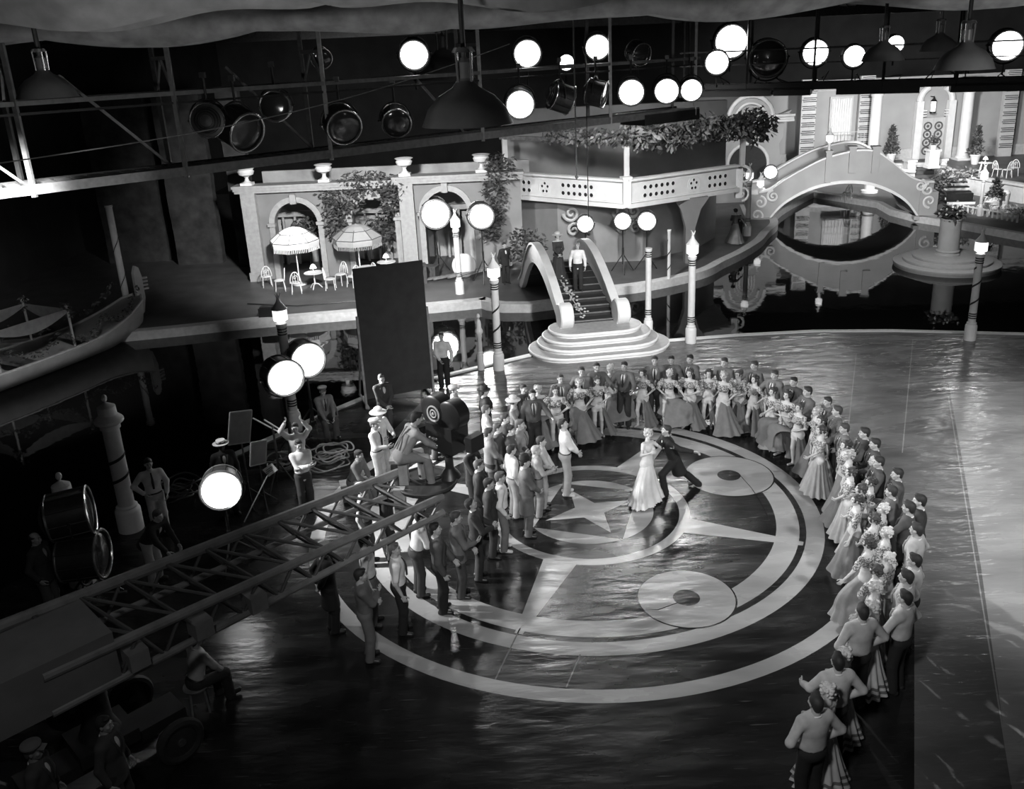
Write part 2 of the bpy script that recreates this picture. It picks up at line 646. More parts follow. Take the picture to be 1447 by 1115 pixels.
def drape(name, label, x0, x1, y, zt, zb, sag, folds, m, seed, belly=.5):
    """a stretched cloth rolled and tied along the ceiling: bulging belly with swags"""
    r = np.random.default_rng(seed)
    b = MB()
    nx, nz = 90, 8
    ph = r.uniform(0, 6, 6)
    V = []
    for i in range(nx + 1):
        u = i / nx
        x = x0 + (x1 - x0) * u
        sw = abs(math.sin(u * folds * PI)) ** .7
        lo = zb - sag * sw + .08 * math.sin(u * 40 + ph[0])
        for j in range(nz + 1):
            w = j / nz
            z = zt + (lo - zt) * w
            yy = y - belly * math.sin(w * PI) * (.5 + .5 * sw) + .06 * math.sin(u * 55 + w * 3 + ph[1]) + .12 * math.sin(u * 19 + ph[2])
            V.append((x, yy, z))
    F = [(i * (nz + 1) + j, (i + 1) * (nz + 1) + j, (i + 1) * (nz + 1) + j + 1, i * (nz + 1) + j + 1) for i in range(nx) for j in range(nz)]
    b.add(V, F)
    n0 = len(b.v)
    b.add([(x, yy + .8, z) for x, yy, z in V], [tuple(reversed(f)) for f in F])
    o = b.build(name, m, sharp=60)
    return tag(o, label, 'cloth')


drape('ceiling_drape', 'grey cloth swag tied up along the top edge above the hanging domes', -16, 4, 13, 11.5, 10.25, .25, 3, CANVAS, 1)
drape('ceiling_drape', 'long rolled canvas hung across the roof above the lamp catwalk', -20, 14, 17.5, 10.35, 9.92, .10, 9, mat('stage_canvas_pale', .30, .9, noise=.3, scale=3, bump=.5), 2, .3)
drape('ceiling_drape', 'broad dark canvas across the roof over the right half', 2, 40, 18.5, 11.5, 10.35, .12, 4, mat('stage_canvas_dark', .08, .9, noise=.3, scale=3, bump=.5), 3)
# dark hung backings left of the arcade
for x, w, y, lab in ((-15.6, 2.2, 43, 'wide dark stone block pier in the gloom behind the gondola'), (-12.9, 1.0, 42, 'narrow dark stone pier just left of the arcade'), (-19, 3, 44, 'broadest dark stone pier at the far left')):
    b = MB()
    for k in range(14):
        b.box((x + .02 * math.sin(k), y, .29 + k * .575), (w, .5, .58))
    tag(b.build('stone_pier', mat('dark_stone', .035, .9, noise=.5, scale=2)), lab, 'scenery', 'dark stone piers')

# ================================================================== arcade wall on the far terrace
def arch_wall(b, x0, x1, z0, z1, cx, r, zs, y0, y1, mi=0, n=20):
    """wall panel from x0..x1 with one round-headed opening"""
    A = [(cx - r, z0), (cx - r, zs)] + [(cx - r * math.cos(PI * i / n), zs + r * math.sin(PI * i / n)) for i in range(1, n)] + [(cx + r, zs), (cx + r, z0)]
    for y in (y0, y1):
        def q(P):
            b.add([Vector((x, y, z)) for x, z in P], [tuple(range(len(P)))], mi)
        q([(x0, z0), (cx - r, z0), (cx - r, z1), (x0, z1)])
        q([(cx + r, z0), (x1, z0), (x1, z1), (cx + r, z1)])
        for i in range(1, len(A) - 2):
            (xa, za), (xb, zb) = A[i], A[i + 1]
            q([(xa, za), (xb, zb), (xb, z1), (xa, z1)])
    for (xa, za), (xb, zb) in zip(A, A[1:]):
        b.add([(xa, y0, za), (xb, y0, zb), (xb, y1, zb), (xa, y1, za)], [(0, 1, 2, 3)], mi)
    b.add([(x0, y0, z1), (x1, y0, z1), (x1, y1, z1), (x0, y1, z1)], [(0, 1, 2, 3)], mi)
    b.add([(x0, y0, z0), (x0, y1, z0), (x0, y1, z1), (x0, y0, z1)], [(0, 1, 2, 3)], mi)
    b.add([(x1, y0, z0), (x1, y1, z0), (x1, y1, z1), (x1, y0, z1)], [(0, 1, 2, 3)], mi)


def arch_band(b, cx, r, zs, z0, w, y, d, n=24, mi=0):
    """projecting surround of an arch: two legs and a half ring"""
    def ringp(rr):
        return [(cx - rr, z0)] + [(cx - rr * math.cos(PI * i / n), zs + rr * math.sin(PI * i / n)) for i in range(n + 1)] + [(cx + rr, z0)]
    A, B = ringp(r), ringp(r + w)
    for yy in (y - d, y):
        b.strip([Vector((x, yy, z)) for x, z in A], [Vector((x, yy, z)) for x, z in B], mi)
    b.strip([Vector((x, y - d, z)) for x, z in B], [Vector((x, y, z)) for x, z in B], mi)
    b.strip([Vector((x, y - d, z)) for x, z in A], [Vector((x, y, z)) for x, z in A], mi)


AW = thing('arcade_building', 'grey garden building with three round arches on the far terrace', 'building', (-6, 39.2, 0))
b = MB()
YA, YB = 39.0, 39.5
arch_wall(b, -11.5, -8.2, 0, 3.9, -9.75, .95, 2.45, YA, YB)
arch_wall(b, -8.2, -4.9, 0, 3.9, -6.35, .95, 2.5, YA, YB)
arch_wall(b, -4.9, .2, 0, 4.0, -3.1, .95, 2.7, YA - .3, YB)
b.build('wall', mat('arcade_plaster', .20, .8, noise=.12, scale=1.2), AW, w=True)
for x, y, z in ((-11.65, YA - .1, 4.0), (-4.75, YA - .42, 4.1)):
    b = MB()
    b.box((x, y, z / 2), (.62, .5, z))
    b.box((x, y, .2), (.74, .62, .4))
    b.build('pilaster', mat('arcade_trim', .34, .7), AW, w=True)
for x0, x1, y, z in ((-12.1, -4.95, YA - .05, 3.9), (-5.15, .2, YA - .38, 4.05)):
    b = MB()
    for k, (h, d) in enumerate(((.12, .25), (.12, .38), (.10, .5))):
        b.box(((x0 + x1) / 2, y, z + .06 + .11 * k), (x1 - x0 + d * .6, d + .4, h))
    b.build('cornice', mat('arcade_trim', .34, .7), AW, w=True)
for cx, zs, y in ((-9.75, 2.45, YA), (-6.35, 2.5, YA), (-3.1, 2.7, YA - .3)):
    b = MB()
    arch_band(b, cx, .95, zs, 0, .24, y + .03, .14)
    b.box((cx, y - .12, zs + 1.1), (.26, .2, .42))
    for sx in (-1, 1):
        b.box((cx + sx * 1.07, y - .1, zs), (.34, .24, .14))
    b.build('arch_surround', mat('arcade_trim', .34, .7), AW, w=True)
# garden seen through the arches
b = MB()
b.box((-5.6, 42.2, 2.2), (12.5, .2, 4.4))
tag(b.build('garden_backing', mat('arcade_backing', .34, .9, noise=.3, scale=1)), 'painted grey garden backing seen through the arches', 'scenery')
b = MB()
b.box((-5.6, 41.6, 2.45), (11.8, .3, .22))
for x in np.arange(-11, 0, .55):
    b.box((x, 41.6, 1.2), (.1, .1, 2.3))
tag(b.build('garden_trellis', mat('trellis', .30, .8)), 'pale trellis rail standing behind the arches', 'trellis')


def urn(loc, label, s=1.0):
    t = thing('urn', label, 'urn', loc, 0, 'white urns along the arcade roof')
    b = MB()
    b.box((0, 0, .06 * s), (.5 * s, .5 * s, .12 * s))
    b.lathe([(.2 * s, .12 * s), (.1 * s, .2 * s), (.07 * s, .32 * s), (.12 * s, .38 * s)], n=16)
    b.build('foot', WHITE, t)
    b = MB()
    b.lathe([(.1 * s, .38 * s), (.3 * s, .46 * s), (.36 * s, .6 * s), (.3 * s, .66 * s), (.36 * s, .72 * s), (.4 * s, .74 * s), (.36 * s, .76 * s), (.05 * s, .7 * s)], n=20)
    b.build('bowl', WHITE, t)
    return t


urn((-11.65, 38.95, 4.22), 'white urn on the left end of the arcade roof')
urn((-8.3, 39.0, 4.22), 'white urn on the roof above the dark ivy, second along the arcade')
urn((-4.75, 38.6, 4.38), 'white urn on the corner pilaster above the third arch')
urn((-1.45, 38.7, 4.38), 'white urn on the roof beside the balcony')

# ivy hanging over the middle of the arcade
b = MB()
P = np.concatenate([cloud(500, (-7.6, 38.8, 3.5), (1.1, .35, .8)), cloud(450, (-6.4, 38.7, 4.2), (1.6, .4, .5)), cloud(350, (-7.95, 38.75, 2.5), (.55, .3, .9)),
                    cloud(220, (-5.2, 38.5, 3.9), (.7, .3, .6)), cloud(250, (-5.5, 38.6, 3.4), (.5, .3, .8))])
leaves(b, P, .24)
tag(b.build('ivy', LEAF), 'dark ivy spilling over the arcade roof between the arches', 'plant')
b = MB()
leaves(b, np.concatenate([cloud(450, (-.95, 38.4, 3.4), (.6, .35, 1.6)), cloud(250, (-.6, 38.2, 4.6), (.7, .4, .7)), cloud(200, (-1.2, 38.5, 2.2), (.5, .3, 1.0))]), .24)
tag(b.build('ivy', LEAF), 'dark ivy column climbing between arcade and balcony', 'plant')
for c, r, lab in (((.3, 36.6, 1.6), (1.0, .5, .8), 'grey leafy shrub under the balcony left corner'), ((-9.7, 40.6, 1.9), (.9, .3, .6), 'dark shrub seen in the left arch'),
                  ((-6.3, 40.6, 1.7), (.8, .3, .8), 'dark shrub seen in the middle arch')):
    b = MB()
    leaves(b, cloud(380, c, r), .24)
    b.tube([(c[0], c[1], 0), (c[0], c[1], c[2])], .05, 6)
    tag(b.build('shrub', LEAF), lab, 'plant')

# ================================================================== balcony building
BC, BLft, BRt = Vector((4.57, 37.0, 0)), Vector((-.62, 41.3, 0)), Vector((9.9, 40.0, 0))
BB = thing('balcony_building', 'grey building carrying the pierced white balcony', 'building', (4.5, 40, 0))
b = MB()
BWL = [(-.5, 42.2), (1.8, 39.6), (3.6, 39.3), (5.6, 39.3), (8.4, 41.3), (9.8, 43.5), (9.8, 46), (-.5, 46)]
b.prism(BWL, 0, 3.0)
b.build('lower_wall', mat('balcony_plaster', .24, .8, noise=.15, scale=1), BB, w=True)
b = MB()
b.prism([(-.6, 43.5), (10.2, 43.5), (10.2, 44), (-.6, 44)], 3.0, 6.6)
b.prism([(1.2, 43.45), (3.4, 43.45), (3.4, 43.52), (1.2, 43.52)], 3.0, 5.2)
b.build('upper_wall', mat('balcony_plaster', .20, .8, noise=.15, scale=1), BB, w=True)
b = MB()
b.prism([(BLft.x, BLft.y), (BC.x, BC.y), (BRt.x, BRt.y), (9.9, 44), (-.62, 44)], 2.85, 3.02)
b.build('balcony_floor', OFFWHITE, BB, w=True)


def pierced(A, B, groups, roses, parent, name):
    """balustrade panel with rows of round holes and a five-hole rosette, between two ground points"""
    d = (B - A)
    L = d.length
    d = d.normalized()
    nrm = Vector((d.y, -d.x, 0))
    z0, z1 = 2.95, 3.95
    holes = []
    for u0, k, rows in groups:
        for i in range(k):
            for z in ((3.28, 3.62) if rows == 2 else (3.45,)):
                holes.append((u0 + i * .30, z, .085))
    for u in roses:
        for i in range(5):
            holes.append((u + .16 * math.sin(i * 2 * PI / 5), 3.45 + .19 * math.cos(i * 2 * PI / 5), .06))
    b = MB()
    # plain front skin; holes are flat discs with their shade painted, each ringed
    M = Matrix((d, nrm, Vector((0, 0, 1)))).transposed()

    def P(u, z, off=0.0):
        return A + d * u + nrm * off + Vector((0, 0, z))
    b.add([P(0, z0, .1), P(L, z0, .1), P(L, z1, .1), P(0, z1, .1)], [(0, 1, 2, 3)], 0)
    b.add([P(0, z0, -.05), P(0, z1, -.05), P(L, z1, -.05), P(L, z0, -.05)], [(0, 1, 2, 3)], 0)
    c = P(L / 2, 0)
    b.box(c + Vector((0, 0, z1 + .04)) + nrm * .03, (L, .34, .10), R=M)
    b.box(c + Vector((0, 0, z0 - .02)) + nrm * .04, (L, .36, .18), R=M)
    b.box(c + Vector((0, 0, z0 + .12)) + nrm * .03, (L, .22, .06), R=M)
    for u, z, r in holes:
        n = 14
        ringp = [P(u + r * math.cos(2 * PI * i / n), z + r * math.sin(2 * PI * i / n), .104) for i in range(n)]
        b.add(ringp, [tuple(range(n))], 1)
        b.tube([P(u + (r + .015) * math.cos(2 * PI * i / n), z + (r + .015) * math.sin(2 * PI * i / n), .105) for i in range(n)], .014, 5, closed=True)
    for u in roses:
        n = 28
        b.tube([P(u + .33 * math.cos(2 * PI * i / n), 3.45 + .33 * math.sin(2 * PI * i / n), .10) for i in range(n)], .02, 5, closed=True)
    return b.build(name, [WHITE, mat('hole_dark', .01, .9, noise=0)], parent, w=True)


pierced(BLft, BC, [(.75, 4, 2), (3.55, 6, 2)], [2.55], BB, 'balustrade')
pierced(BC, BRt, [(.9, 6, 2), (4.45, 4, 2)], [3.55], BB, 'balustrade')
b = MB()
b.box(BC + Vector((0, .0, 3.48)), (.34, .34, 1.18), rz=.2)
b.box(BC + Vector((0, .0, 4.1)), (.42, .42, .1), rz=.2)
b.build('corner_pier', WHITE, BB, w=True)
# scrolled end bracket of the right balustrade
b = MB()


def scroll(b, c, r, turns, w, ax, az, start=0.0, hand=1, n=40, taper=.35, rad=.06):
    pts = []
    for i in range(n + 1):
        t = i / n
        rr = r * (1 - t * (1 - .12))
        a = start + hand * t * turns * 2 * PI
        pts.append(Vector(c) + Vector(ax) * (rr * math.cos(a)) + Vector(az) * (rr * math.sin(a)))
    b.tube(pts, [rad * (1 - .4 * i / n) for i in range(n + 1)], 6)


scroll(b, BRt + Vector((.25, -.1, 3.55)), .42, 1.4, .1, (1, 0, 0), (0, 0, 1), PI / 2, -1, rad=.07)
scroll(b, BRt + Vector((.25, -.1, 2.75)), .34, 1.4, .1, (1, 0, 0), (0, 0, 1), -PI / 2, 1, rad=.06)
b.box(BRt + Vector((.1, 0, 3.2)), (.3, .3, 1.3))
b.build('end_scroll', WHITE, BB, w=True)
for p, z1 in ((BLft + Vector((.2, -.1, 0)), 5.5), (BC + Vector((.05, .25, 0)), 5.5), (BRt + Vector((.35, .5, 0)), 5.6)):
    b = MB()
    b.box(Vector((p.x, p.y, 3.0 + (z1 - 3.0) / 2)), (.22, .22, z1 - 3.0))
    b.build('pergola_post', OFFWHITE, BB, w=True)
b = MB()
b.beam(BLft + Vector((0, 0, 5.55)), BC + Vector((0, .2, 5.55)), .16)
b.beam(BC + Vector((0, .2, 5.55)), BRt + Vector((.6, .5, 5.65)), .16)
for i in range(14):
    p = BC.lerp(BRt, i / 13) + Vector((0, .2, 5.68))
    b.beam(p + Vector((-.2, -.5, 0)), p + Vector((.9, 3.2, 0)), .07)
b.build('pergola_beam', WOOD, BB, w=True)
# dark doorway and flat scroll ornaments on the wall below the balcony
b = MB()
for x, y, r in ((2.4, 39.28, .36), (4.6, 39.18, .36), (5.15, 39.18, .3)):
    scroll(b, (x, y, 2.3), r, 1.5, .1, (1, 0, 0), (0, 0, 1), PI, 1, rad=.08)
    scroll(b, (x + .1, y, 1.55), r * .9, 1.5, .1, (1, 0, 0), (0, 0, 1), 0, 1, rad=.08)
b.build('wall_scroll', OFFWHITE, BB, w=True)
b = MB()
b.prism([(-.2, 0), (.2, 0), (.22, 1.6), (.45, 2.4), (.8, 2.9), (-.75, 2.9), (-.42, 2.4), (-.2, 1.6)], 0, .5,
        Matrix.Translation((7.55, 38.9, 0)) @ Matrix.Rotation(PI / 2, 4, 'X'))
b.build('balcony_bracket', mat('balcony_plaster', .17, .8, noise=.15, scale=1), BB, w=True)
# vine on the pergola
b = MB()
for i in range(26):
    t = i / 25
    p = BC.lerp(BRt, t) + Vector((.3 * t, .2, 5.75 + .25 * math.sin(i * 1.9)))
    leaves(b, cloud(90, p, (.55, .6, .42 + .12 * math.sin(i * 2.3))), .30, mi=i % 2, droop=.6)
for i in range(12):
    p = BLft.lerp(BC, .45 + .55 * i / 11) + Vector((0, .2, 5.75))
    leaves(b, cloud(55, p, (.5, .5, .4)), .26, mi=i % 2, droop=.6)
leaves(b, cloud(420, BRt + Vector((.8, .4, 5.75)), (1.0, .9, .85)), .34, droop=.7)
tag(b.build('pergola_vine', [LEAF, LEAFL]), 'leafy vine trailing along the pergola over the white balcony', 'plant')
# ================================================================== baroque portal behind the balcony
PT = thing('portal', 'pale curved portal wall with round top and dark round opening left of the arched bridge', 'building', (13.6, 53, 0))
YP = 53.0
c = AY(1060, 168, YP)
o_ = AY(1056, 232, YP)
n = 24
CR_ = (AY(1092, 165, YP).x - AY(1029, 165, YP).x) / 2
top = [(c.x - CR_ * math.cos(PI * i / n), c.z + CR_ * math.sin(PI * i / n)) for i in range(n + 1)]
PL_, PR_ = AY(975, 172, YP), AY(1119, 153, YP)
out = [(PL_.x, 0), (PL_.x, c.z)] + top + [(q.x, q.z) for q in (AY(*p, YP) for p in ((1119, 155), (1114, 163), (1108, 172), (1107, 192), (1101, 203), (1102, 222), (1109, 238)))] + [(AY(1114, 250, YP).x, 0)]
b = MB()
b.prism(list(reversed(out)), 0, .5, Matrix.Translation((0, YP, 0)) @ Matrix.Rotation(PI / 2, 4, 'X') @ Matrix.Scale(-1, 4, (0, 0, 1)))
b.build('wall', mat('portal_plaster', .40, .75, noise=.08, scale=1), PT, w=True)
b = MB()
pts = [Vector((c.x - CR_ * math.cos(PI * i / n), YP - .1, c.z + CR_ * math.sin(PI * i / n))) for i in range(n + 1)]
b.tube(pts, .13, 8)
b.tube([p + Vector((0, -.02, 0)) - (p - Vector((c.x, YP - .1, c.z))).normalized() * .42 for p in pts], .08, 8)
for z, h, dd in ((0, .16, .22), (-.15, .12, .3), (.15, .12, .42)):
    x0_, x1_ = PL_.x, c.x - CR_
    b.box(((x0_ + x1_) / 2, YP - dd / 2, c.z + z), (x1_ - x0_, dd, h))
    x0_, x1_ = c.x + CR_, PR_.x + .1
    b.box(((x0_ + x1_) / 2, YP - dd / 2, c.z + z), (x1_ - x0_, dd, h))
b.build('moulding', WHITE, PT, w=True)
b = MB()
b.lathe([(0, 0), (1.12, 0), (1.12, .12)], (o_.x, YP - .01, o_.z), 36, Matrix.Rotation(PI / 2, 3, 'X'))
b.build('round_opening', mat('opening_dark', .035, .9), PT, w=True)
b = MB()
b.tube([Vector((o_.x + 1.2 * math.cos(2 * PI * i / 36), YP - .12, o_.z + 1.2 * math.sin(2 * PI * i / 36))) for i in range(36)], .1, 8, closed=True)
for k in range(3):
    b.tube([Vector((c.x + (.62 - .16 * k) * math.cos(PI * i / 16), YP - .08, c.z - .35 + (.75 - .16 * k) * math.sin(PI * i / 16))) for i in range(17)], .045, 6)
for sx in (-1, 1):
    for k in range(3):
        b.tube([Vector((c.x + sx * (.62 - .16 * k), YP - .08, c.z - .35)), Vector((c.x + sx * (.62 - .16 * k), YP - .08, c.z - .9))], .045, 6)
b.build('ornament', WHITE, PT, w=True)

# ================================================================== arched bridge over the canal
BA, BBp = Vector((13.4, 47.8, 0)), Vector((21.7, 46.4, 0))
bd = (BBp - BA).normalized()
bn = Vector((-bd.y, bd.x, 0))      # towards the back


def PLN(px, py):
    d = RT * (px - CX) - UP * (py - CY) + _fw * FPX
    o = Vector((0, 0, CAM_H))
    t = (BA - o).dot(bn) / d.dot(bn)
    p = o + d * t
    return ((p - BA).dot(bd), p.z)


topc = smooth_path([PLN(*p) for p in ((1072, 273), (1088, 269), (1110, 254), (1140, 237), (1168, 224), (1203, 215), (1221, 213), (1240, 216), (1262, 231), (1285, 250), (1305, 257), (1320, 258))], 4)
botc = smooth_path([PLN(*p) for p in ((1084, 315), (1095, 301), (1112, 286), (1140, 271), (1170, 262), (1200, 259), (1230, 262), (1260, 273), (1282, 288), (1298, 310))], 5)
U = np.linspace(topc[0][0], topc[-1][0], 60)
tz = np.interp(U, [p[0] for p in topc], [p[1] for p in topc])
bz = np.interp(U, [p[0] for p in botc], [p[1] for p in botc], left=-.45, right=-.45)
BRG = thing('arched_bridge', 'pale humpbacked bridge arching over the canal in front of the villa', 'bridge', tuple(BA.lerp(BBp, .5)))
BW = 3.8


def bp(u, off, z):
    return BA + bd * u + bn * off + Vector((0, 0, z))


BRM = mat('bridge_plaster', .36, .7, noise=.08, scale=1)
for off, nm in ((0, 'parapet'), (BW, 'parapet')):
    b = MB()
    for o1 in (off - .02, off + .26):
        b.strip([bp(u, o1, z) for u, z in zip(U, bz)], [bp(u, o1, z) for u, z in zip(U, tz)])
    b.strip([bp(u, off - .02, z) for u, z in zip(U, tz)], [bp(u, off + .26, z) for u, z in zip(U, tz)])
    b.strip([bp(u, off - .02, z) for u, z in zip(U, bz)], [bp(u, off + .26, z) for u, z in zip(U, bz)])
    b.build(nm, BRM, BRG, w=True)
    b = MB()
    b.strip([bp(u, off - .1, z) for u, z in zip(U, tz)], [bp(u, off - .1, z + .09) for u, z in zip(U, tz)])
    b.strip([bp(u, off - .1, z + .09) for u, z in zip(U, tz)], [bp(u, off + .34, z + .09) for u, z in zip(U, tz)])
    b.strip([bp(u, off + .34, z) for u, z in zip(U, tz)], [bp(u, off + .34, z + .09) for u, z in zip(U, tz)])
    b.strip([bp(u, off - .08, z) for u, z in zip(U, bz)], [bp(u, off - .08, z + .16) for u, z in zip(U, bz)])
    b.strip([bp(u, off - .08, z + .16) for u, z in zip(U, bz)], [bp(u, off, z + .16) for u, z in zip(U, bz)])
    b.strip([bp(u, off - .08, z) for u, z in zip(U, bz)], [bp(u, off, z) for u, z in zip(U, bz)])
    b.build('coping', WHITE, BRG, w=True)
b = MB()
b.strip([bp(u, .2, z) for u, z in zip(U, bz)], [bp(u, BW, z) for u, z in zip(U, bz)])
dk = tz - .95
k = 22
us = np.linspace(U[0], U[-1], k + 1)
for i in range(k):
    z = float(np.interp((us[i] + us[i + 1]) / 2, U, dk))
    b.strip([bp(us[i], .2, z), bp(us[i], BW, z)], [bp(us[i + 1], .2, z), bp(us[i + 1], BW, z)])
    z2 = float(np.interp((us[min(i + 1, k - 1)] + us[min(i + 2, k)]) / 2, U, dk))
    b.strip([bp(us[i + 1], .2, z), bp(us[i + 1], BW, z)], [bp(us[i + 1], .2, z2), bp(us[i + 1], BW, z2)])
b.build('steps', DARKP, BRG, w=True)
for px, py, pw, ph in ((1171, 224, .3, .5), (1205, 214, .34, .22), (1238, 214, .36, .22)):
    b = MB()
    u, z = PLN(px, py)
    b.box(bp(u, .08, z - .45), (pw, .46, 1.1 + ph), rz=math.atan2(bd.y, bd.x))
    b.box(bp(u, .08, z + ph * .5 + .12), (pw + .1, .56, .1), rz=math.atan2(bd.y, bd.x))
    b.build('pier', BRM, BRG, w=True)
Zax = (0, 0, 1)
for (px, py), r, tn, st, h in (((1092, 277), .32, 1.6, PI / 2, 1), ((1074, 286), .34, 1.3, PI / 2, -1), ((1069, 304), .36, 1.3, -PI / 2, 1),
                               ((1301, 262), .30, 1.6, PI / 2, -1), ((1311, 268), .32, 1.3, PI / 2, 1), ((1313, 284), .34, 1.3, -PI / 2, -1)):
    u, z = PLN(px, py)
    b = MB()
    scroll(b, bp(u, -.10, z), r, tn, .1, bd, Zax, st, h, rad=.075)
    b.build('scroll_ornament', WHITE, BRG, w=True)
for (px, w_) in ((1073, .95), (1311, .9)):
    b = MB()
    u, z = PLN(px, 290)
    b.box(bp(u, 1.9, .45), (w_, 4.0, 1.7), rz=math.atan2(bd.y, bd.x))
    b.box(bp(u, 1.9, -.05), (w_ + .5, 4.4, .2), rz=math.atan2(bd.y, bd.x))
    b.build('abutment', BRM, BRG, w=True)

# ================================================================== villa facade on the plaza
UP_Z = 1.0
b = MB()
UPL = [(18.5, 59.4), (25.8, 58.7), (27.3, 58.5), (26.75, 52.4), (27.9, 48.7), (45, 45), (45, 70), (18.5, 70)]
b.prism(UPL, 0, UP_Z, top_mi=1)
b.strip([Vector((p[0] - .06, p[1] - .06, UP_Z - .08)) for p in UPL[:6]], [Vector((p[0] - .06, p[1] - .06, UP_Z + .06)) for p in UPL[:6]])
b.strip([Vector((p[0] - .06, p[1] - .06, UP_Z + .06)) for p in UPL[:6]], [Vector((p[0] + .3, p[1] + .3, UP_Z + .06)) for p in UPL[:6]])
struct(b.build('floor_plaza_upper', [mat('retaining_white', .62, .7, noise=.06), TERR]))
VL = thing('villa_facade', 'tall pale villa front with columns and medallion door behind the bridge', 'building', (26, 61, UP_Z))
YV = 61.0
b = MB()
b.box((26.5, YV + .3, 3.7), (23, .5, 5.4))
b.prism([(12.0, 60.9), (15.2, 60.9), (15.2, 61.4), (12.0, 61.4)], 0, 6.3)
b.build('wall', mat('villa_plaster', .34, .8, noise=.07, scale=.8), VL, w=True)
b = MB()
b.box((26.5, YV - .1, 6.15), (23, .35, .16))
b.box((26.5, YV - .05, 5.75), (23, .2, .08))
b.box((26.5, YV - .05, 1.35), (23, .12, .7))
b.build('wall_moulding', mat('villa_band', .44, .7), VL, w=True)
for px, y in ((1141, 59.0), (1222, 60.7), (1424, 60.4)):
    p = AY(px, 165, y)
    b = MB()
    b.box((p.x, y, 3.8), (.95, .3, 5.6), mi=0)
    for g_ in range(10):
        for k in range(3):
            z = 1.6 + g_ * .52 + k * .115
            b.box((p.x + .06 * ((g_ + k) % 2), y - .16, z), (.86, .04, .05), mi=1)
    b.build('banded_pilaster', [OFFWHITE, mat('groove_dark', .05, .9)], VL, w=True)
for px, py in ((1240, 118), (1369, 114)):
    p = AY(px, py, 59.6)
    q = AY(px - 5, 205, 59.6)
    b = MB()
    x = (p.x + q.x) / 2
    b.lathe([(.44, 1.0), (.44, 1.25), (.36, 1.3), (.35, 1.6), (.33, 5.3), (.31, 5.35)], (x, 59.6, 0), 24)
    b.box((x, 59.6, 1.05), (1.0, 1.0, .2))
    b.lathe([(.38, 5.32), (.42, 5.45), (.34, 5.5), (.5, 5.95), (.52, 6.1)], (x, 59.6, 0), 24)
    b.box((x, 59.6, 6.2), (1.15, 1.15, .2))
    for sx in (-1, 1):
        scroll(b, (x + sx * .42, 59.1, 5.85), .2, 1.3, .1, (1, 0, 0), (0, 0, 1), PI / 2, sx, rad=.05)
    b.build('column', WHITE, VL, w=True)
# door with eight round medallions
dc = AY(1317, 195, YV - .2)
dl = AY(1301, 195, YV - .2).x
dr = AY(1334, 195, YV - .2).x
DW = dr - dl
D = thing('villa_door', 'pale double door with eight dark ring medallions between the two columns', 'door', (dc.x, YV - .12, UP_Z))
b = MB()
DH = AY(1318, 166, YV).z - UP_Z
b.box((0, 0, DH / 2), (DW, .12, DH))
b.box((0, -.07, DH / 2), (.05, .04, DH))
b.build('leaf', OFFWHITE, D)
for i in range(2):
    for j in range(4):
        b = MB()
        z = DH * (.2 + j * .2)
        cc = Vector(((i - .5) * DW * .46, -.09, z))
        b.tube([cc + Vector((.24 * math.cos(2 * PI * k / 20), 0, .24 * math.sin(2 * PI * k / 20))) for k in range(20)], .05, 6, closed=True)
        b.ell(cc, (.1, .05, .1), 10)
        b.build('medallion', DARKP, D)
b = MB()
for sx in (-1, 1):
    b.box((sx * (DW / 2 + .28), -.1, 1.9), (.46, .4, 3.8))
    for k in range(3):
        b.box((sx * (DW / 2 + .05), -.22, DH + .15 + .17 * k), (.5, .1, .07))
    pts = [Vector((sx * (DW / 2 + .28 - .9 * (1 - math.cos(t))), -.12, 3.8 + .95 * math.sin(t))) for t in np.linspace(0, 1.15, 9)]
    b.tube(pts, .2, 8)
b.build('surround', WHITE, D)
lp = AY(1319, 150, YV - .55)
LT = thing('wall_lantern', 'glowing tube lantern hung above the medallion door', 'lamp', (lp.x, YV - .55, lp.z - .45))
b = MB()
b.lathe([(.1, .1), (.15, .12), (.15, .75), (.1, .77)], n=12)
b.build('glass', GLOBE, LT)
b = MB()
b.lathe([(.2, 0), (.2, .1), (.08, .12)], n=12)
b.lathe([(.17, .75), (.2, .8), (.06, .95), (.03, 1.1)], n=12)
b.tube([(0, 0, 1.05), (0, .52, 1.05)], .03, 6)
b.build('cap', BLACK, LT)
# french window and small balcony
w0, w1 = AY(1176, 160, YV - .2), AY(1202, 160, YV - .2)
WN = thing('french_window', 'tall curtained french window with a thin balcony rail on the villa', 'window', ((w0.x + w1.x) / 2, YV - .1, 2.2))
wd = w1.x - w0.x
b = MB()
b.box((0, .02, 1.5), (wd + .3, .1, 3.3))
b.build('frame', OFFWHITE, WN)
b = MB()
for i in range(17):
    x = -wd / 2 + wd * i / 16
    b.tube([(x, -.06 - .03 * (i % 2), .05), (x, -.06 - .03 * (i % 2), 3.0)], wd / 30, 6)
b.build('curtain', WHITE, WN)
b = MB()
b.box((.2, -.5, -.05), (wd + 1.0, 1.0, .1))
for i in range(11):
    x = -wd / 2 - .3 + (wd + 1.0) * i / 10
    b.tube([(x, -.98, 0), (x, -.98, .9)], .015, 5)
b.tube([(-wd / 2 - .3, -.98, .9), (wd / 2 + .7, -.98, .9)], .025, 6)
b.build('balcony_rail', OFFWHITE, WN)


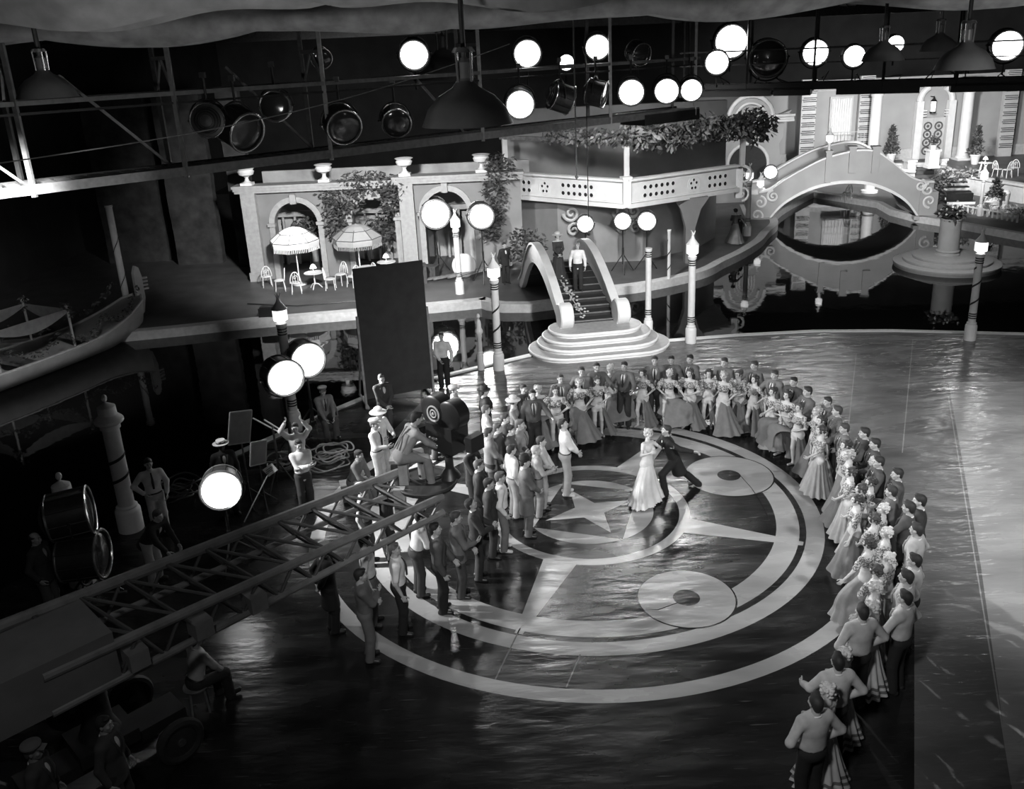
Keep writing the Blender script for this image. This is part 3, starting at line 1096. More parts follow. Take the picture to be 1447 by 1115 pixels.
def conifer(loc, h, r, label):
    t = thing('potted_conifer', label, 'potted plant', loc, 0)
    b = MB()
    b.lathe([(.2, 0), (.3, .5), (.34, .52), (.34, .62), (.28, .62), (.27, .5)], n=16)
    b.build('pot', WHITE, t)
    b = MB()
    n = 420
    zz = rng.uniform(0, 1, n) ** 1.3
    a = rng.uniform(0, 2 * PI, n)
    rr = r * (1 - zz) * (.55 + .45 * rng.uniform(0, 1, n)) + .02
    leaves(b, np.stack([rr * np.cos(a), rr * np.sin(a), .65 + zz * h], 1), .22, droop=-.6)
    b.build('foliage', LEAF, t)
    b = MB()
    b.tube([(0, 0, .4), (0, 0, .6 + h * .9)], [.05, .01], 6)
    b.build('trunk', WOOD, t)
    return t


def ball_tree(loc, r, label, base_h):
    t = thing('ball_topiary', label, 'potted plant', loc, 0)
    b = MB()
    b.box((0, 0, base_h * .5), (.62, .62, base_h))
    b.box((0, 0, base_h), (.76, .76, .1))
    b.box((0, 0, .08), (.76, .76, .16))
    b.lathe([(.14, base_h), (.2, base_h + .3), (.22, base_h + .32)], n=14)
    b.build('pedestal', WHITE, t)
    b = MB()
    leaves(b, cloud(260, (0, 0, base_h + .32 + r), (r, r, r)), .16, droop=-.1)
    b.build('foliage', LEAF, t)
    return t


for px, py, lab in ((1258, 230, 'conifer in a white pot left of the medallion door'), (1377, 232, 'conifer in a white pot right of the medallion door')):
    conifer(tuple(G(px, py, UP_Z)), 1.75, .5, lab)
ball_tree(tuple(G(1239, 224, UP_Z)), .28, 'clipped ball plant on a white block at the end of the bridge', .2)
ball_tree(tuple(G(1316, 237, UP_Z)), .27, 'clipped ball plant on a tall white pedestal before the medallion door', 1.1)
b = MB()
leaves(b, cloud(160, tuple(G(1215, 222, UP_Z) + Vector((0, 0, .8))), (.16, .2, 1.0)), .2, droop=-.8)
tag(b.build('dark_conifer', LEAF), 'slim dark conifer behind the crown of the arched bridge', 'plant')
# plaza steps with newels
ST = thing('plaza_steps', 'short dark steps up to the medallion door between two white newels', 'steps', (26.5, 58.4, 0))
b = MB()
for k in range(5):
    b.box((0, -.9 + .35 * k, .1 + .1 * k), (1.5, .36, .2 + .2 * k - .0))
b.build('tread', DARKP, ST)
for sx in (-1, 1):
    b = MB()
    b.box((sx * 1.0, -.6, .65), (.5, .7, 1.3))
    b.box((sx * 1.0, -.6, 1.35), (.64, .84, .12))
    b.ell((sx * 1.0, -.9, .9), (.3, .34, .36), 12)
    b.build('newel', WHITE, ST)
st2 = G(1356, 288, 0)
ST2 = thing('striped_steps', 'steps with bright white risers rising to the right hand terrace', 'steps', (st2.x, st2.y, 0), -.15)
b = MB()
b2 = MB()
for k in range(5):
    b.box((0, .4 * k, .2 * (k + 1) - .05), (1.5, .42, .1), mi=0)
    b2.box((0, .4 * k - .2, .2 * k + .07), (1.5, .05, .14))
b.box((0, .85, .3), (1.4, 1.6, .55))
b.build('tread', BLACK, ST2)
b2.build('riser', WHITE, ST2)


def metal_chair(loc, rz, label, group, m=WHITE, s=1.0):
    """slender scrolled metal garden chair"""
    t = thing('garden_chair', label, 'chair', loc, rz, group)
    b = MB()
    b.lathe([(0, .44), (.21, .44), (.23, .46), (.21, .48), (0, .49)], n=16)
    b.build('seat', m, t)
    for sx, sy in ((-1, -1), (1, -1), (-1, 1), (1, 1)):
        b = MB()
        b.tube([(sx * .16, sy * .16, .45), (sx * .2, sy * .2, 0)], .016, 6)
        b.build('leg', m, t)
    b = MB()
    pts = [Vector((.22 * math.cos(a), -.2 - .06 * math.sin(a), .48 + .48 * math.sin(a))) for a in np.linspace(0, PI, 13)]
    b.tube(pts, .02, 6)
    for x in (-.1, 0, .1):
        b.tube([(x, -.2, .48), (x, -.25, .48 + .46 * math.sqrt(1 - (x / .22) ** 2))], .012, 5)
    scroll(b, (0, -.235, .72), .1, 1.2, .1, (1, 0, 0), (0, 0, 1), 0, 1, n=20, rad=.014)
    b.build('backrest', m, t)
    return t


def garden_table(loc, label, group, m=WHITE, lamp=None, z=.72):
    t = thing('garden_table', label, 'table', loc, 0, group)
    b = MB()
    b.lathe([(0, z - .03), (.4, z - .03), (.42, z - .015), (.4, z), (0, z)], n=24)
    b.build('tabletop', m, t)
    b = MB()
    b.tube([(0, 0, z - .03), (0, 0, .2)], .03, 8)
    b.build('stem', m, t)
    for k in range(3):
        a = 2 * PI * k / 3 + .4
        b = MB()
        b.tube([(0, 0, .25), (.15 * math.cos(a), .15 * math.sin(a), .2), (.3 * math.cos(a), .3 * math.sin(a), .02)], .022, 6)
        b.build('leg', m, t)
    if lamp:
        L = thing('table_lamp', lamp, 'lamp', (loc[0], loc[1], loc[2] + z), 0, None)
        b = MB()
        b.lathe([(.07, 0), (.05, .03), (.018, .06), (.018, .2)], n=12)
        b.build('base', WHITE, L)
        b = MB()
        b.lathe([(.15, .18), (.1, .3), (.04, .36), (0, .37)], n=16)
        b.build('lamp_shade', mat('shade_glow', .85, .5, noise=0, emit=1.3), L)
    return t


gt = 'garden tables on the right terrace'
garden_table(tuple(G(1390, 247, UP_Z)), 'white table with a mushroom lamp on the right terrace', gt, lamp='small mushroom lamp on the white table right of the striped steps')
for px, py, rz, lab in ((1378, 252, 1.2, 'white garden chair left of the mushroom lamp table'), (1409, 250, -1.3, 'white garden chair right of the mushroom lamp table'),
                        (1422, 251, .3, 'white garden chair on the right terrace facing the pool, second from the lamp table'), (1433, 248, -.5, 'dark edged garden chair at the far right of the terrace')):
    metal_chair(tuple(G(px, py, UP_Z)), rz, lab, 'garden chairs on the right terrace', s=1)
for px, py, rz, lab in ((1386, 303, .5, 'white garden chair on the lower plaza near the lantern post'), (1404, 304, -.6, 'white garden chair on the lower plaza beside the little conifer')):
    metal_chair(tuple(G(px, py, 0)), rz, lab, 'garden chairs on the lower plaza')
garden_table(tuple(G(1395, 303, 0)), 'white table on the lower plaza below the terrace wall', 'garden tables on the lower plaza')
conifer(tuple(G(1404, 295, 0)), 1.0, .4, 'small conifer before the white terrace wall')
b = MB()
p = G(1414, 293, 0)
b.lathe([(.35, 0), (.4, .8), (.3, .95), (0, 1.0)], (p.x, p.y, 0), 14)
tag(b.build('white_jar', WHITE), 'big white covered jar below the terrace wall', 'jar')
for px, py, lab in ((1322, 290, 'dark leafy shrub in front of the striped steps'), (1334, 282, 'tall dark shrub beside the striped steps')):
    p = G(px, py, 0)
    b = MB()
    leaves(b, cloud(260, (p.x, p.y, 1.0), (.55, .5, .95)), .26, droop=-.3)
    b.tube([(p.x, p.y, 0), (p.x, p.y, 1)], .05, 6)
    tag(b.build('shrub', LEAF), lab, 'plant')
p = G(1352, 262, UP_Z)
b = MB()
leaves(b, cloud(300, (p.x, p.y, UP_Z + .55), (1.3, .4, .45)), .25, droop=-.5)
tag(b.build('flower_bed', LEAFL), 'spiky planting at the top of the striped steps', 'plant')
LF = thing('low_fence', 'low white picket fence along the lower plaza edge', 'fence', tuple(G(1400, 303, 0)))
for k in range(14):
    p = G(1346 + 7 * k, 297 + 1.35 * k, 0)
    b = MB()
    b.beam(p, p + Vector((0, 0, .4)), .07)
    b.build('picket', WHITE, LF, w=True)
b = MB()
b.beam(G(1346, 297, 0) + Vector((0, 0, .34)), G(1437, 314.5, 0) + Vector((0, 0, .34)), .06, .06)
b.build('rail', WHITE, LF, w=True)
b = MB()
for k in range(7):
    p = G(1425 + 4 * k, 300 + 2 * k, 0)
    leaves(b, cloud(45, (p.x, p.y, .3), (.4, .3, .3)), .2)
tag(b.build('flower_row', LEAFL), 'row of low flowers at the right end of the picket fence', 'plant')
# small tables seen under the bridge arch
metal_chair(tuple(G(1196, 283, 0)), .2, 'white garden chair seen under the bridge arch', None)
b = MB()
p = G(1228, 272, 0)
b.lathe([(.5, 0), (.5, .15), (.3, .2), (.35, .75), (.45, .8), (0, .85)], (p.x, p.y, 0), 18)
tag(b.build('white_tub', WHITE), 'round white tub on the far bank seen under the bridge arch', 'planter')

# ================================================================== round stepped pedestal in the pool
pc = G(1338, 366, 0)
PD = thing('pool_island', 'round white stepped island with a drum pedestal in the pool', 'pedestal', (pc.x, pc.y, 0))
for r, z0, z1 in ((2.15, -.45, -.06), (1.78, -.06, .08), (1.4, .08, .22)):
    b = MB()
    b.lathe([(r - .08, z0), (r - .02, z1 - .14), (r, z1 - .1), (r, z1 - .03), (r - .05, z1), (0, z1)], n=64)
    b.build('step', mat('island_white', .45, .55, noise=.06), PD)
b = MB()
b.lathe([(.5, .22), (.5, .28), (.44, .30), (.44, .34), (.48, .36), (.48, .40), (.43, .44), (.42, 1.70), (.45, 1.73), (.45, 1.77), (.36, 1.77), (.36, 1.6)], n=36)
b.build('drum', OFFWHITE, PD)
FB = thing('flower_bowl', 'loose dark flowers spilling from the drum on the pool island', 'plant', (pc.x, pc.y, 1.75))
b = MB()
leaves(b, cloud(240, (0, 0, .25), (.55, .5, .35)), .26)
b.build('foliage', LEAF, FB)
b = MB()
for _ in range(26):
    q = rng.normal(size=3) * np.array([.3, .3, .12]) + np.array([0, 0, .35])
    b.ell(q, (.05, .05, .05), 6)
b.build('blossom', WHITE, FB)
# ================================================================== stepped landing and humped footbridge to the far terrace
yaw = .14
ux = Vector((math.cos(yaw), math.sin(yaw), 0))
uy = Vector((-math.sin(yaw) * 1.25, math.cos(yaw), 0)).normalized()
BASE = Vector((2.48, 27.45, 0))


def stadium(c, hl, hd, n=14):
    """rounded platform outline"""
    P = []
    r = hd
    for i in range(n + 1):
        a = -PI / 2 + PI * i / n
        P.append(c + ux * (hl - r + r * math.cos(a)) + uy * (r * math.sin(a)))
    for i in range(n + 1):
        a = PI / 2 + PI * i / n
        P.append(c + ux * (-hl + r + r * math.cos(a)) + uy * (r * math.sin(a)))
    return P


FS = thing('footbridge_landing', 'white rounded four-tier step landing at the foot of the humped footbridge', 'steps', tuple(BASE))
for k, (hl, hd, off, z) in enumerate(((2.32, 1.22, 0, .16), (2.0, 1.1, .16, .32), (1.8, .95, .32, .48), (1.55, .8, .5, .64))):
    P = stadium(BASE + uy * off, hl, hd)
    c = BASE + uy * off
    b = MB()
    z0 = z - .16 if k else -.02
    prof = [(-.05, z0), (-.045, z - .10), (0, z - .085), (.012, z - .05), (0, z - .012), (-.03, z)]
    rows = [[p + (p - c).normalized() * o + Vector((0, 0, zz)) for p in P] for o, zz in prof]
    for A, B2 in zip(rows, rows[1:]):
        b.strip(A + [A[0]], B2 + [B2[0]])
    b.build('step', WHITE, FS, w=True, sharp=60)
    b = MB()
    b.add([p + Vector((0, 0, .002)) for p in rows[-1]], [tuple(range(len(P)))])
    b.build('tread', mat('step_tread', .34, .6), FS, w=True)

BR2 = thing('footbridge', 'white humped footbridge with dark steps and tall curved side rails', 'bridge', (1.7, 31.5, 0))
S0 = BASE + uy * .75


def sp(s, x, z):
    return S0 + uy * s + ux * x + Vector((0, 0, z))


SS = np.linspace(-.15, 7.9, 49)
rt_ = np.interp(SS, *zip(*smooth_path([(-.2, .95), (.5, 1.15), (1.6, 1.75), (3.0, 2.32), (4.3, 2.52), (5.3, 2.3), (6.4, 1.5), (7.2, .75), (7.95, .3)], 6)))
rb_ = np.interp(SS, *zip(*smooth_path([(-.2, .30), (.5, .45), (1.6, 1.0), (3.0, 1.55), (4.3, 1.75), (5.3, 1.55), (6.4, .85), (7.2, .2), (7.95, -.2)], 6)))
for sx in (-1, 1):
    b = MB()
    x0, x1 = sx * 1.03, sx * .86
    for x in (x0, x1):
        b.strip([sp(s, x, z) for s, z in zip(SS, rb_)], [sp(s, x, z) for s, z in zip(SS, rt_)])
    b.strip([sp(s, x0, z) for s, z in zip(SS, rb_)], [sp(s, x1, z) for s, z in zip(SS, rb_)])
    b.strip([sp(s, x0 + sx * .06, z) for s, z in zip(SS, rt_)], [sp(s, x1 - sx * .06, z) for s, z in zip(SS, rt_)])
    b.strip([sp(s, x0 + sx * .06, z) for s, z in zip(SS, rt_)], [sp(s, x0 + sx * .06, z - .08) for s, z in zip(SS, rt_)])
    b.strip([sp(s, x1 - sx * .06, z) for s, z in zip(SS, rt_)], [sp(s, x1 - sx * .06, z - .08) for s, z in zip(SS, rt_)])
    b.build('side_rail', WHITE, BR2, w=True)
    b = MB()   # rolled drum end of the rail
    c0 = sp(-.05, sx * .95, .98)
    R = Matrix((uy, ux.cross(uy) * 0 + Vector((0, 0, 1)), ux)).transposed()
    b.lathe([(0, -.22), (.40, -.22), (.44, -.18), (.44, .18), (.40, .22), (0, .22)], c0, 28, R)
    b.box(sp(-.02, sx * .95, .78), (.42, .6, .42), rz=yaw)
    b.build('rail_drum', WHITE, BR2, w=True)
b = MB()
b2 = MB()
NS = 9
for k in range(NS):
    s0, s1 = .1 + k * .44, .1 + (k + 1) * .44
    z = .72 + .128 * k
    b.strip([sp(s0, -.88, z), sp(s0, .88, z)], [sp(s1, -.88, z), sp(s1, .88, z)])
    b.strip([sp(s0, -.88, z - .14), sp(s0, .88, z - .14)], [sp(s0, -.88, z), sp(s0, .88, z)])
    b2.strip([sp(s0 - .012, -.88, z - .035), sp(s0 - .012, .88, z - .035)], [sp(s0 - .012, -.88, z + .004), sp(s0 - .012, .88, z + .004)])
    b2.strip([sp(s0 - .012, -.88, z + .004), sp(s0 - .012, .88, z + .004)], [sp(s0 + .03, -.88, z + .004), sp(s0 + .03, .88, z + .004)])
zt = .72 + .128 * (NS - 1)
b.strip([sp(s1, -.88, zt), sp(s1, .88, zt)], [sp(s1 + .5, -.88, zt), sp(s1 + .5, .88, zt)])
for k in range(8):
    s0, s1_ = s1 + .5 + k * .40, s1 + .5 + (k + 1) * .40
    z = zt - .17 * (k + 1)
    b.strip([sp(s0, -.88, z), sp(s0, .88, z)], [sp(s1_, -.88, z), sp(s1_, .88, z)])
    b.strip([sp(s0, -.88, z), sp(s0, .88, z)], [sp(s0, -.88, z + .17), sp(s0, .88, z + .17)])
b.strip([sp(s, -.9, z + .02) for s, z in zip(SS, rb_)], [sp(s, .9, z + .02) for s, z in zip(SS, rb_)])
b.build('step_flight', mat('step_carpet', .022, .8), BR2, w=True)
b2.build('step_nosing', GREYST, BR2, w=True)
# garland lying on the step flight
b = MB()
for k in range(9):
    p = sp(.5 + .32 * k, -.25 - .03 * k, .86 + .093 * k)
    for _ in range(9):
        q = rng.normal(size=3) * .08
        b.ell(p + Vector(q), (.045, .045, .03), 6)
b.tube([sp(.5 + .32 * k, -.25 - .03 * k, .84 + .093 * k) for k in range(9)], .02, 5)
tag(b.build('flower_garland', OFFWHITE), 'loose flower garland lying down the footbridge steps', 'garland')

# ================================================================== striped lantern poles
POLES = []


def pole(label, base, h, r=.115, lean=0.0, ribbon=True, lantern=True, glow=True, cap=None, bands=True, z0=0.0, group='striped lantern poles by the pool', base_h=.5):
    t = thing('lantern_pole', label, 'pole', (base[0], base[1], z0), 0, group)
    ht = h - (.75 if lantern else 0)
    b = MB()
    if base_h:
        b.lathe([(r * 1.55, 0), (r * 1.55, base_h - .04), (r * 1.45, base_h), (r * 1.2, base_h + .03), (r * 1.3, base_h + .07), (r * 1.05, base_h + .1)], n=20)
        b.build('base', WHITE, t)
    b = MB()
    b.lathe([(r, 0), (r, ht - .1), (r * 1.2, ht - .08), (r * 1.2, ht)], n=20)
    b.build('shaft', mat('pole_white', .62, .5, noise=.06), t)
    if bands:
        for zc in (base_h + .22, ht - .3):
            b = MB()
            for k in range(3):
                b.lathe([(r + .004, zc + .07 * k), (r + .012, zc + .005 + .07 * k), (r + .012, zc + .035 + .07 * k), (r + .004, zc + .04 + .07 * k)], n=20)
            b.build('painted_ring', BLACK, t)
    if ribbon:
        n = 60
        b = MB()
        A, B2 = [], []
        for i in range(n + 1):
            a = 2 * PI * 2.6 * i / n
            z = base_h + .35 + (ht - base_h - .8) * i / n
            A.append(Vector(((r + .008) * math.cos(a), (r + .008) * math.sin(a), z)))
            B2.append(Vector(((r + .008) * math.cos(a), (r + .008) * math.sin(a), z + .07)))
        b.strip(A, B2)
        b.build('ribbon', BLACK, t)
    if lantern:
        b = MB()
        b.lathe([(.07, ht), (.12, ht + .06), (.19, ht + .1), (.19, ht + .38), (.15, ht + .42)], n=8)
        b.build('lantern_glass', GLOBE if glow else SOFTGL, t, sharp=20)
        b = MB()
        b.lathe([(.21, ht + .38), (.16, ht + .44), (.06, ht + .58), (.035, ht + .68), (.05, ht + .70), (.03, ht + .74), (0, ht + .80)], n=12)
        for k in range(3):
            a = 2 * PI * k / 3
            b.tube([(.03 * math.cos(a), .03 * math.sin(a), ht + .68), (.08 * math.cos(a), .08 * math.sin(a), ht + .82)], .014, 5)
        b.build('lantern_cap', WHITE, t)
    if cap:
        b = MB()
        b.lathe([(r * 1.2, ht), (r * 1.7, ht + .06), (r * 1.7, ht + .12), (r * 1.1, ht + .22), (r * 1.05, ht + .4), (.04, ht + .48), (0, ht + .5)], n=14)
        b.ell((0, 0, ht + .58), (.06, .06, .08), 8)
        b.build('cap', WHITE, t)
    return t


pole('lantern pole wrapped in dark ribbon beside the two big arc lamps', G(418, 608), 3.75, ribbon=False, glow=True)
pole('bright lantern pole with spiral ribbon between the dark board and the landing', G(705, 522), 3.62)
pole('lantern pole with ringed shaft right of the white landing', G(976, 484), 3.65, ribbon=False)
pole('lantern pole with spiral ribbon alone at the right pool edge', G(1370, 480), 3.55)
pole('ringed pole without lantern close behind the landing right end', G(916, 473), 3.0, r=.1, lantern=False, ribbon=False)
pole('thin striped mooring pole standing in the water beyond the landing', G(945, 405, WATER_Z), 2.4, r=.07, lantern=False, base_h=0, z0=WATER_Z, bands=False)
pole('thick spiral striped pole with capital behind the man in white trousers', G(186, 747), 2.45, r=.17, lantern=False, cap=True, bands=False)
pole('short dark banded pole behind the two unlit drum lamps', G(118, 822), 1.7, r=.16, lantern=False, cap=True, ribbon=False)
pole('tall pole carrying a glowing globe cluster on the far terrace', G(650, 415), 3.4, ribbon=False)
pole('lantern pole at the left foot of the arched bridge', G(1056, 333), 3.5, ribbon=False)
pole('lantern pole on the crown of the arched bridge', (BA + bd * PLN(1171, 224)[0] + bn * .08), 1.15, r=.07, ribbon=False, bands=False, base_h=0, z0=PLN(1171, 224)[1] + .41)
pole('dark ribboned pole rising behind the gondola prow', G(184, 450, WATER_Z), 4.6, r=.13, lantern=False, base_h=0, z0=WATER_Z, bands=False)
pole('small white post beside the bright reflections at the pool edge', G(680, 522), 1.15, r=.07, lantern=False, cap=True, ribbon=False, bands=False)
pole('square white lantern on the left bridge abutment', (BA + bd * PLN(1074, 290)[0] + bn * .2), 1.1, r=.1, ribbon=False, bands=False, base_h=0, z0=1.3)
pole('lantern pole standing on the lower plaza near the right terrace wall', G(1384, 305), 2.6, r=.08, ribbon=False, bands=False)
b = MB()
p = AY(644, 306, 37)

# ================================================================== decorated gondola at the left
GD = thing('gondola', 'pale wide gondola hung with garlands moored at the left bank', 'boat', (-16, 28, WATER_Z))
bow = Vector((-14.45, 32.5, 0))
ax = Vector((-.44, -.90, 0)).normalized()
sd = Vector((ax.y, -ax.x, 0))
LN = 10.5
SECT = 40


def hull_pt(t, a, inset=0.0):
    """t along boat (0 bow), a -1..1 across the shell"""
    w = 1.25 * (math.sin(PI * min(1, .05 + t * .9))) ** .55 * (1 if t > .02 else .5) - inset
    sheer = .42 + .75 * max(0, 1 - t * 3.2) ** 2 + .5 * max(0, t - .7)
    keel = -.40 + .5 * max(0, 1 - t * 5) ** 2
    th = a * PI / 2
    x = w * math.sin(th) * (1 if abs(a) < 1 else 1)
    z = keel + inset + (sheer - keel - inset * (1 if abs(a) < .98 else 0)) * (1 - math.cos(th)) ** .8
    return bow + ax * (LN * t) + sd * x + Vector((0, 0, z))


b = MB()
NA = 12
for ins, flip in ((0, 0), (.07, 1)):
    V = [hull_pt(i / SECT, -1 + 2 * j / NA, ins) for i in range(SECT + 1) for j in range(NA + 1)]
    F = [(i * (NA + 1) + j, (i + 1) * (NA + 1) + j, (i + 1) * (NA + 1) + j + 1, i * (NA + 1) + j + 1) for i in range(SECT) for j in range(NA)]
    b.add(V, F)
for a in (-1, 1):
    b.strip([hull_pt(i / SECT, a, 0) for i in range(SECT + 1)], [hull_pt(i / SECT, a, .07) for i in range(SECT + 1)])
b.build('hull', mat('gondola_paint', .42, .5, noise=.15, scale=2), GD, w=True)
for a in (-1, 1):
    b = MB()
    b.tube([hull_pt(i / SECT, a, .03) + Vector((0, 0, .02)) for i in range(SECT + 1)], .05, 6)
    b.build('gunwale', mat('gondola_trim', .5, .5), GD, w=True)
b = MB()
for i in range(12):
    t0, t1 = i / SECT, (i + 1) / SECT
    b.strip([hull_pt(t0, -.98, .05), hull_pt(t0, .98, .05)], [hull_pt(t1, -.98, .05), hull_pt(t1, .98, .05)])
b.build('fore_deck', mat('gondola_paint', .34, .5, noise=.15, scale=2), GD, w=True)
b = MB()   # prow iron with comb teeth
pp = [(.05, .55), (-.1, 1.1), (-.1, 1.9), (-.02, 2.25), (.12, 2.35), (.24, 2.1), (.26, 1.5), (.25, .9), (.3, .4)]
Mx = Matrix((ax, Vector((0, 0, 1)), sd)).transposed().to_4x4()
Mx.translation = bow - ax * .22 + Vector((0, 0, -.05))
b.prism(pp, -.06, .06, Mx)
for k in range(4):
    b.beam(bow - ax * .3 + Vector((0, 0, 1.35 + .14 * k)), bow - ax * .56 + Vector((0, 0, 1.33 + .14 * k)), .10, .07)
b.build('prow_iron', mat('gondola_paint', .42, .5, noise=.15, scale=2), GD, w=True)
cpts = []
for t in (.36, .62):
    for a in (-1, 1):
        b = MB()
        p0 = hull_pt(t, a, .1)
        b.tube([p0, p0 + Vector((0, 0, 1.35))], .04, 6)
        b.ell(p0 + Vector((0, 0, 1.4)), (.07, .07, .08), 8)
        cpts.append(p0 + Vector((0, 0, 1.3)))
        b.build('canopy_post', mat('gondola_trim', .5, .5), GD, w=True)
b = MB()
for (p, q) in ((0, 1), (0, 2), (1, 3), (2, 3)):
    A, B2, C2 = [], [], []
    for i in range(13):
        u = i / 12
        x = cpts[p].lerp(cpts[q], u)
        A.append(x)
        B2.append(x - Vector((0, 0, .12 + .32 * math.sin(PI * u))))
    b.strip(A, B2)
b.build('swag', mat('gondola_cloth', .32, .8), GD, w=True)
b = MB()
for t, z in ((.5, .15), (.75, .2), (.25, .5)):
    b = MB()
    A, B2 = hull_pt(t, -.8, .1), hull_pt(t, .8, .1)
    b.box((A + B2) / 2 + Vector((0, 0, .1)), (1.9, .45, .12), rz=math.atan2(sd.y, sd.x))
    b.build('seat', mat('gondola_seat', .22, .6), GD, w=True)
b = MB()
L = []
for i in range(60):
    u = i / 59
    p = hull_pt(.05 + .9 * u, 1, 0) + Vector((0, 0, .75 - .45 * abs(math.sin(u * PI * 5))))
    L += list(cloud(10, tuple(p), (.12, .12, .12)))
    p = hull_pt(.05 + .9 * u, -1, 0) + Vector((0, 0, .75 - .45 * abs(math.sin(u * PI * 5))))
    L += list(cloud(8, tuple(p), (.12, .12, .12)))
for p in cpts:
    L += list(cloud(60, tuple(p), (.2, .2, .4)))
leaves(b, L, .15)
tag(b.build('leaf_garland', mat('garland_leaf', .10, .6, noise=.4, scale=3)), 'leafy garlands looped along the gondola sides and canopy posts', 'garland')
# ================================================================== lamp catwalk hung across the stage
CW0, CWd = Vector((-10.2, 17.75, 0)), Vector((35, 28.2, 0)).normalized()
CWn = Vector((-CWd.y, CWd.x, 0))


def CATP(px, py, off=0.0):
    """where a line of sight meets the upright plane of the catwalk"""
    d = RT * (px - CX) - UP * (py - CY) + _fw * FPX
    o = Vector((0, 0, CAM_H))
    t = (CW0 + CWn * off - o).dot(CWn) / d.dot(CWn)
    return o + d * t


CWK = thing('lighting_catwalk', 'long hung steel and timber catwalk carrying the studio lamps across the stage', 'catwalk', (2, 27.6, 7.1))


def cw(s, off, z):
    return CW0 + CWd * s + CWn * off + Vector((0, 0, z))


def long_beam(name, s0, s1, off, z, w, h, m, parent=CWK):
    b = MB()
    b.beam(cw(s0, off, z), cw(s1, off, z), w, h)
    return b.build(name, m, parent, w=True)


long_beam('bottom_rail', -3, 21.2, 0, 7.15, .07, .20, GREYST)
long_beam('bottom_rail', -3, 21.2, 1.0, 7.15, .07, .20, STEEL)
long_beam('hand_rail', -3, 21.2, 0, 8.82, .09, .09, GREYST)
long_beam('hand_rail', -3, 21.2, 1.0, 8.82, .09, .09, STEEL)
long_beam('middle_rail', -3, 21.2, 0, 8.62, .05, .05, STEEL)
b = MB()
for k in range(24 * 3):
    s = -3 + k / 3
    b.beam(cw(s, .05, 7.2), cw(s, .98, 7.2), .24, .04)
b.build('deck_plank', WOOD, CWK, w=True)
b = MB()
b.beam(cw(18.5, .5, 7.02), cw(21.2, .5, 7.02), 1.1, .34)
b.build('deck_skirt', BLACK, CWK, w=True)
for s in (.6, 3.7, 7.3, 12.0, 17.0, 21.0):
    for off in (0, 1.0):
        b = MB()
        b.beam(cw(s, off, 7.0), cw(s, off, 11.5), .09, .09)
        b.build('hanger_post', GREYST if off == 0 else STEEL, CWK, w=True)
for s in (.6, 3.7, 7.3, 12.0):
    b = MB()
    b.beam(cw(s, 0, 9.55), cw(s, 1.0, 9.55), .08, .08)
    b.beam(cw(s, 0, 8.85), cw(s, .5, 9.55), .05, .05)
    b.beam(cw(s, 1.0, 8.85), cw(s, .5, 9.55), .05, .05)
    b.beam(cw(s, .9, 7.2), cw(s - 2.0, .9, 9.3), .06, .06)
    b.build('brace', GREYST, CWK, w=True)
# second catwalk, running across in front of the villa
W20, W2d = Vector((7.9, 43.4, 0)), Vector((16, -6.6, 0)).normalized()
W2n = Vector((-W2d.y, W2d.x, 0))
CW2 = thing('lighting_catwalk', 'dark hung catwalk crossing in front of the villa at the right', 'catwalk', (16, 40, 7.0))


def cw2(s, off, z):
    return W20 + W2d * s + W2n * off + Vector((0, 0, z))


for nm, off, z, w_, h_, m in (('bottom_rail', 0, 7.2, .1, .3, BLACK), ('bottom_rail', 1.2, 7.2, .1, .3, BLACK), ('hand_rail', 0, 8.8, .07, .07, STEEL), ('hand_rail', 1.2, 8.8, .07, .07, STEEL), ('middle_rail', 0, 8.2, .05, .05, STEEL)):
    b = MB()
    b.beam(cw2(0, off, z), cw2(24, off, z), w_, h_)
    b.build(nm, m, CW2, w=True)
for s_, L_ in ((0, 4.2), (4.3, 1.6), (7.0, 3.4), (11.6, 4.4), (17, 6)):
    b = MB()
    b.beam(cw2(s_, .6, 6.98), cw2(s_ + L_, .6, 6.98), 1.3, .36)
    b.build('deck_skirt', BLACK, CW2, w=True)
b = MB()
b.beam(cw2(0, .6, 7.25), cw2(24, .6, 7.25), 1.2, .08)
b.build('deck', BLACK, CW2, w=True)
for k in range(9):
    for off in (0, 1.2):
        b = MB()
        b.beam(cw2(.2 + 2.9 * k, off, 7.0), cw2(.2 + 2.9 * k, off, 11.5), .09, .09)
        b.build('hanger_post', STEEL, CW2, w=True)
for k in range(16):
    b = MB()
    a_ = cw2(.6 + 1.45 * k + rng.uniform(-.3, .3), rng.uniform(.1, .3), 7.3)
    b.tube([a_, a_ + Vector((rng.uniform(-.4, .4), 0, rng.uniform(.2, .6))), a_ + Vector((rng.uniform(-.7, .7), .1, rng.uniform(.0, .3)))], .03, 5)
    b.build('cable', STEEL, CW2, w=True)


def CATP2(px, py, off=0.0):
    d = RT * (px - CX) - UP * (py - CY) + _fw * FPX
    o = Vector((0, 0, CAM_H))
    return o + d * ((W20 + W2n * off - o).dot(W2n) / d.dot(W2n))


# dark roof trusses behind the catwalk
b = MB()
for y, z in ((44, 10.3), (52, 10.6)):
    b.beam((-22, y, z), (45, y, z), .2, .3)
    b.beam((-22, y, z + 1.2), (45, y, z + 1.2), .2, .3)
    for k in range(34):
        x = -22 + 2 * k
        b.beam((x, y, z), (x + 1, y, z + 1.2), .08)
        b.beam((x + 1, y, z + 1.2), (x + 2, y, z), .08)
tag(b.build('roof_truss', STEEL), 'dark roof trusses high behind the lamps', 'truss')

# ================================================================== studio lamps


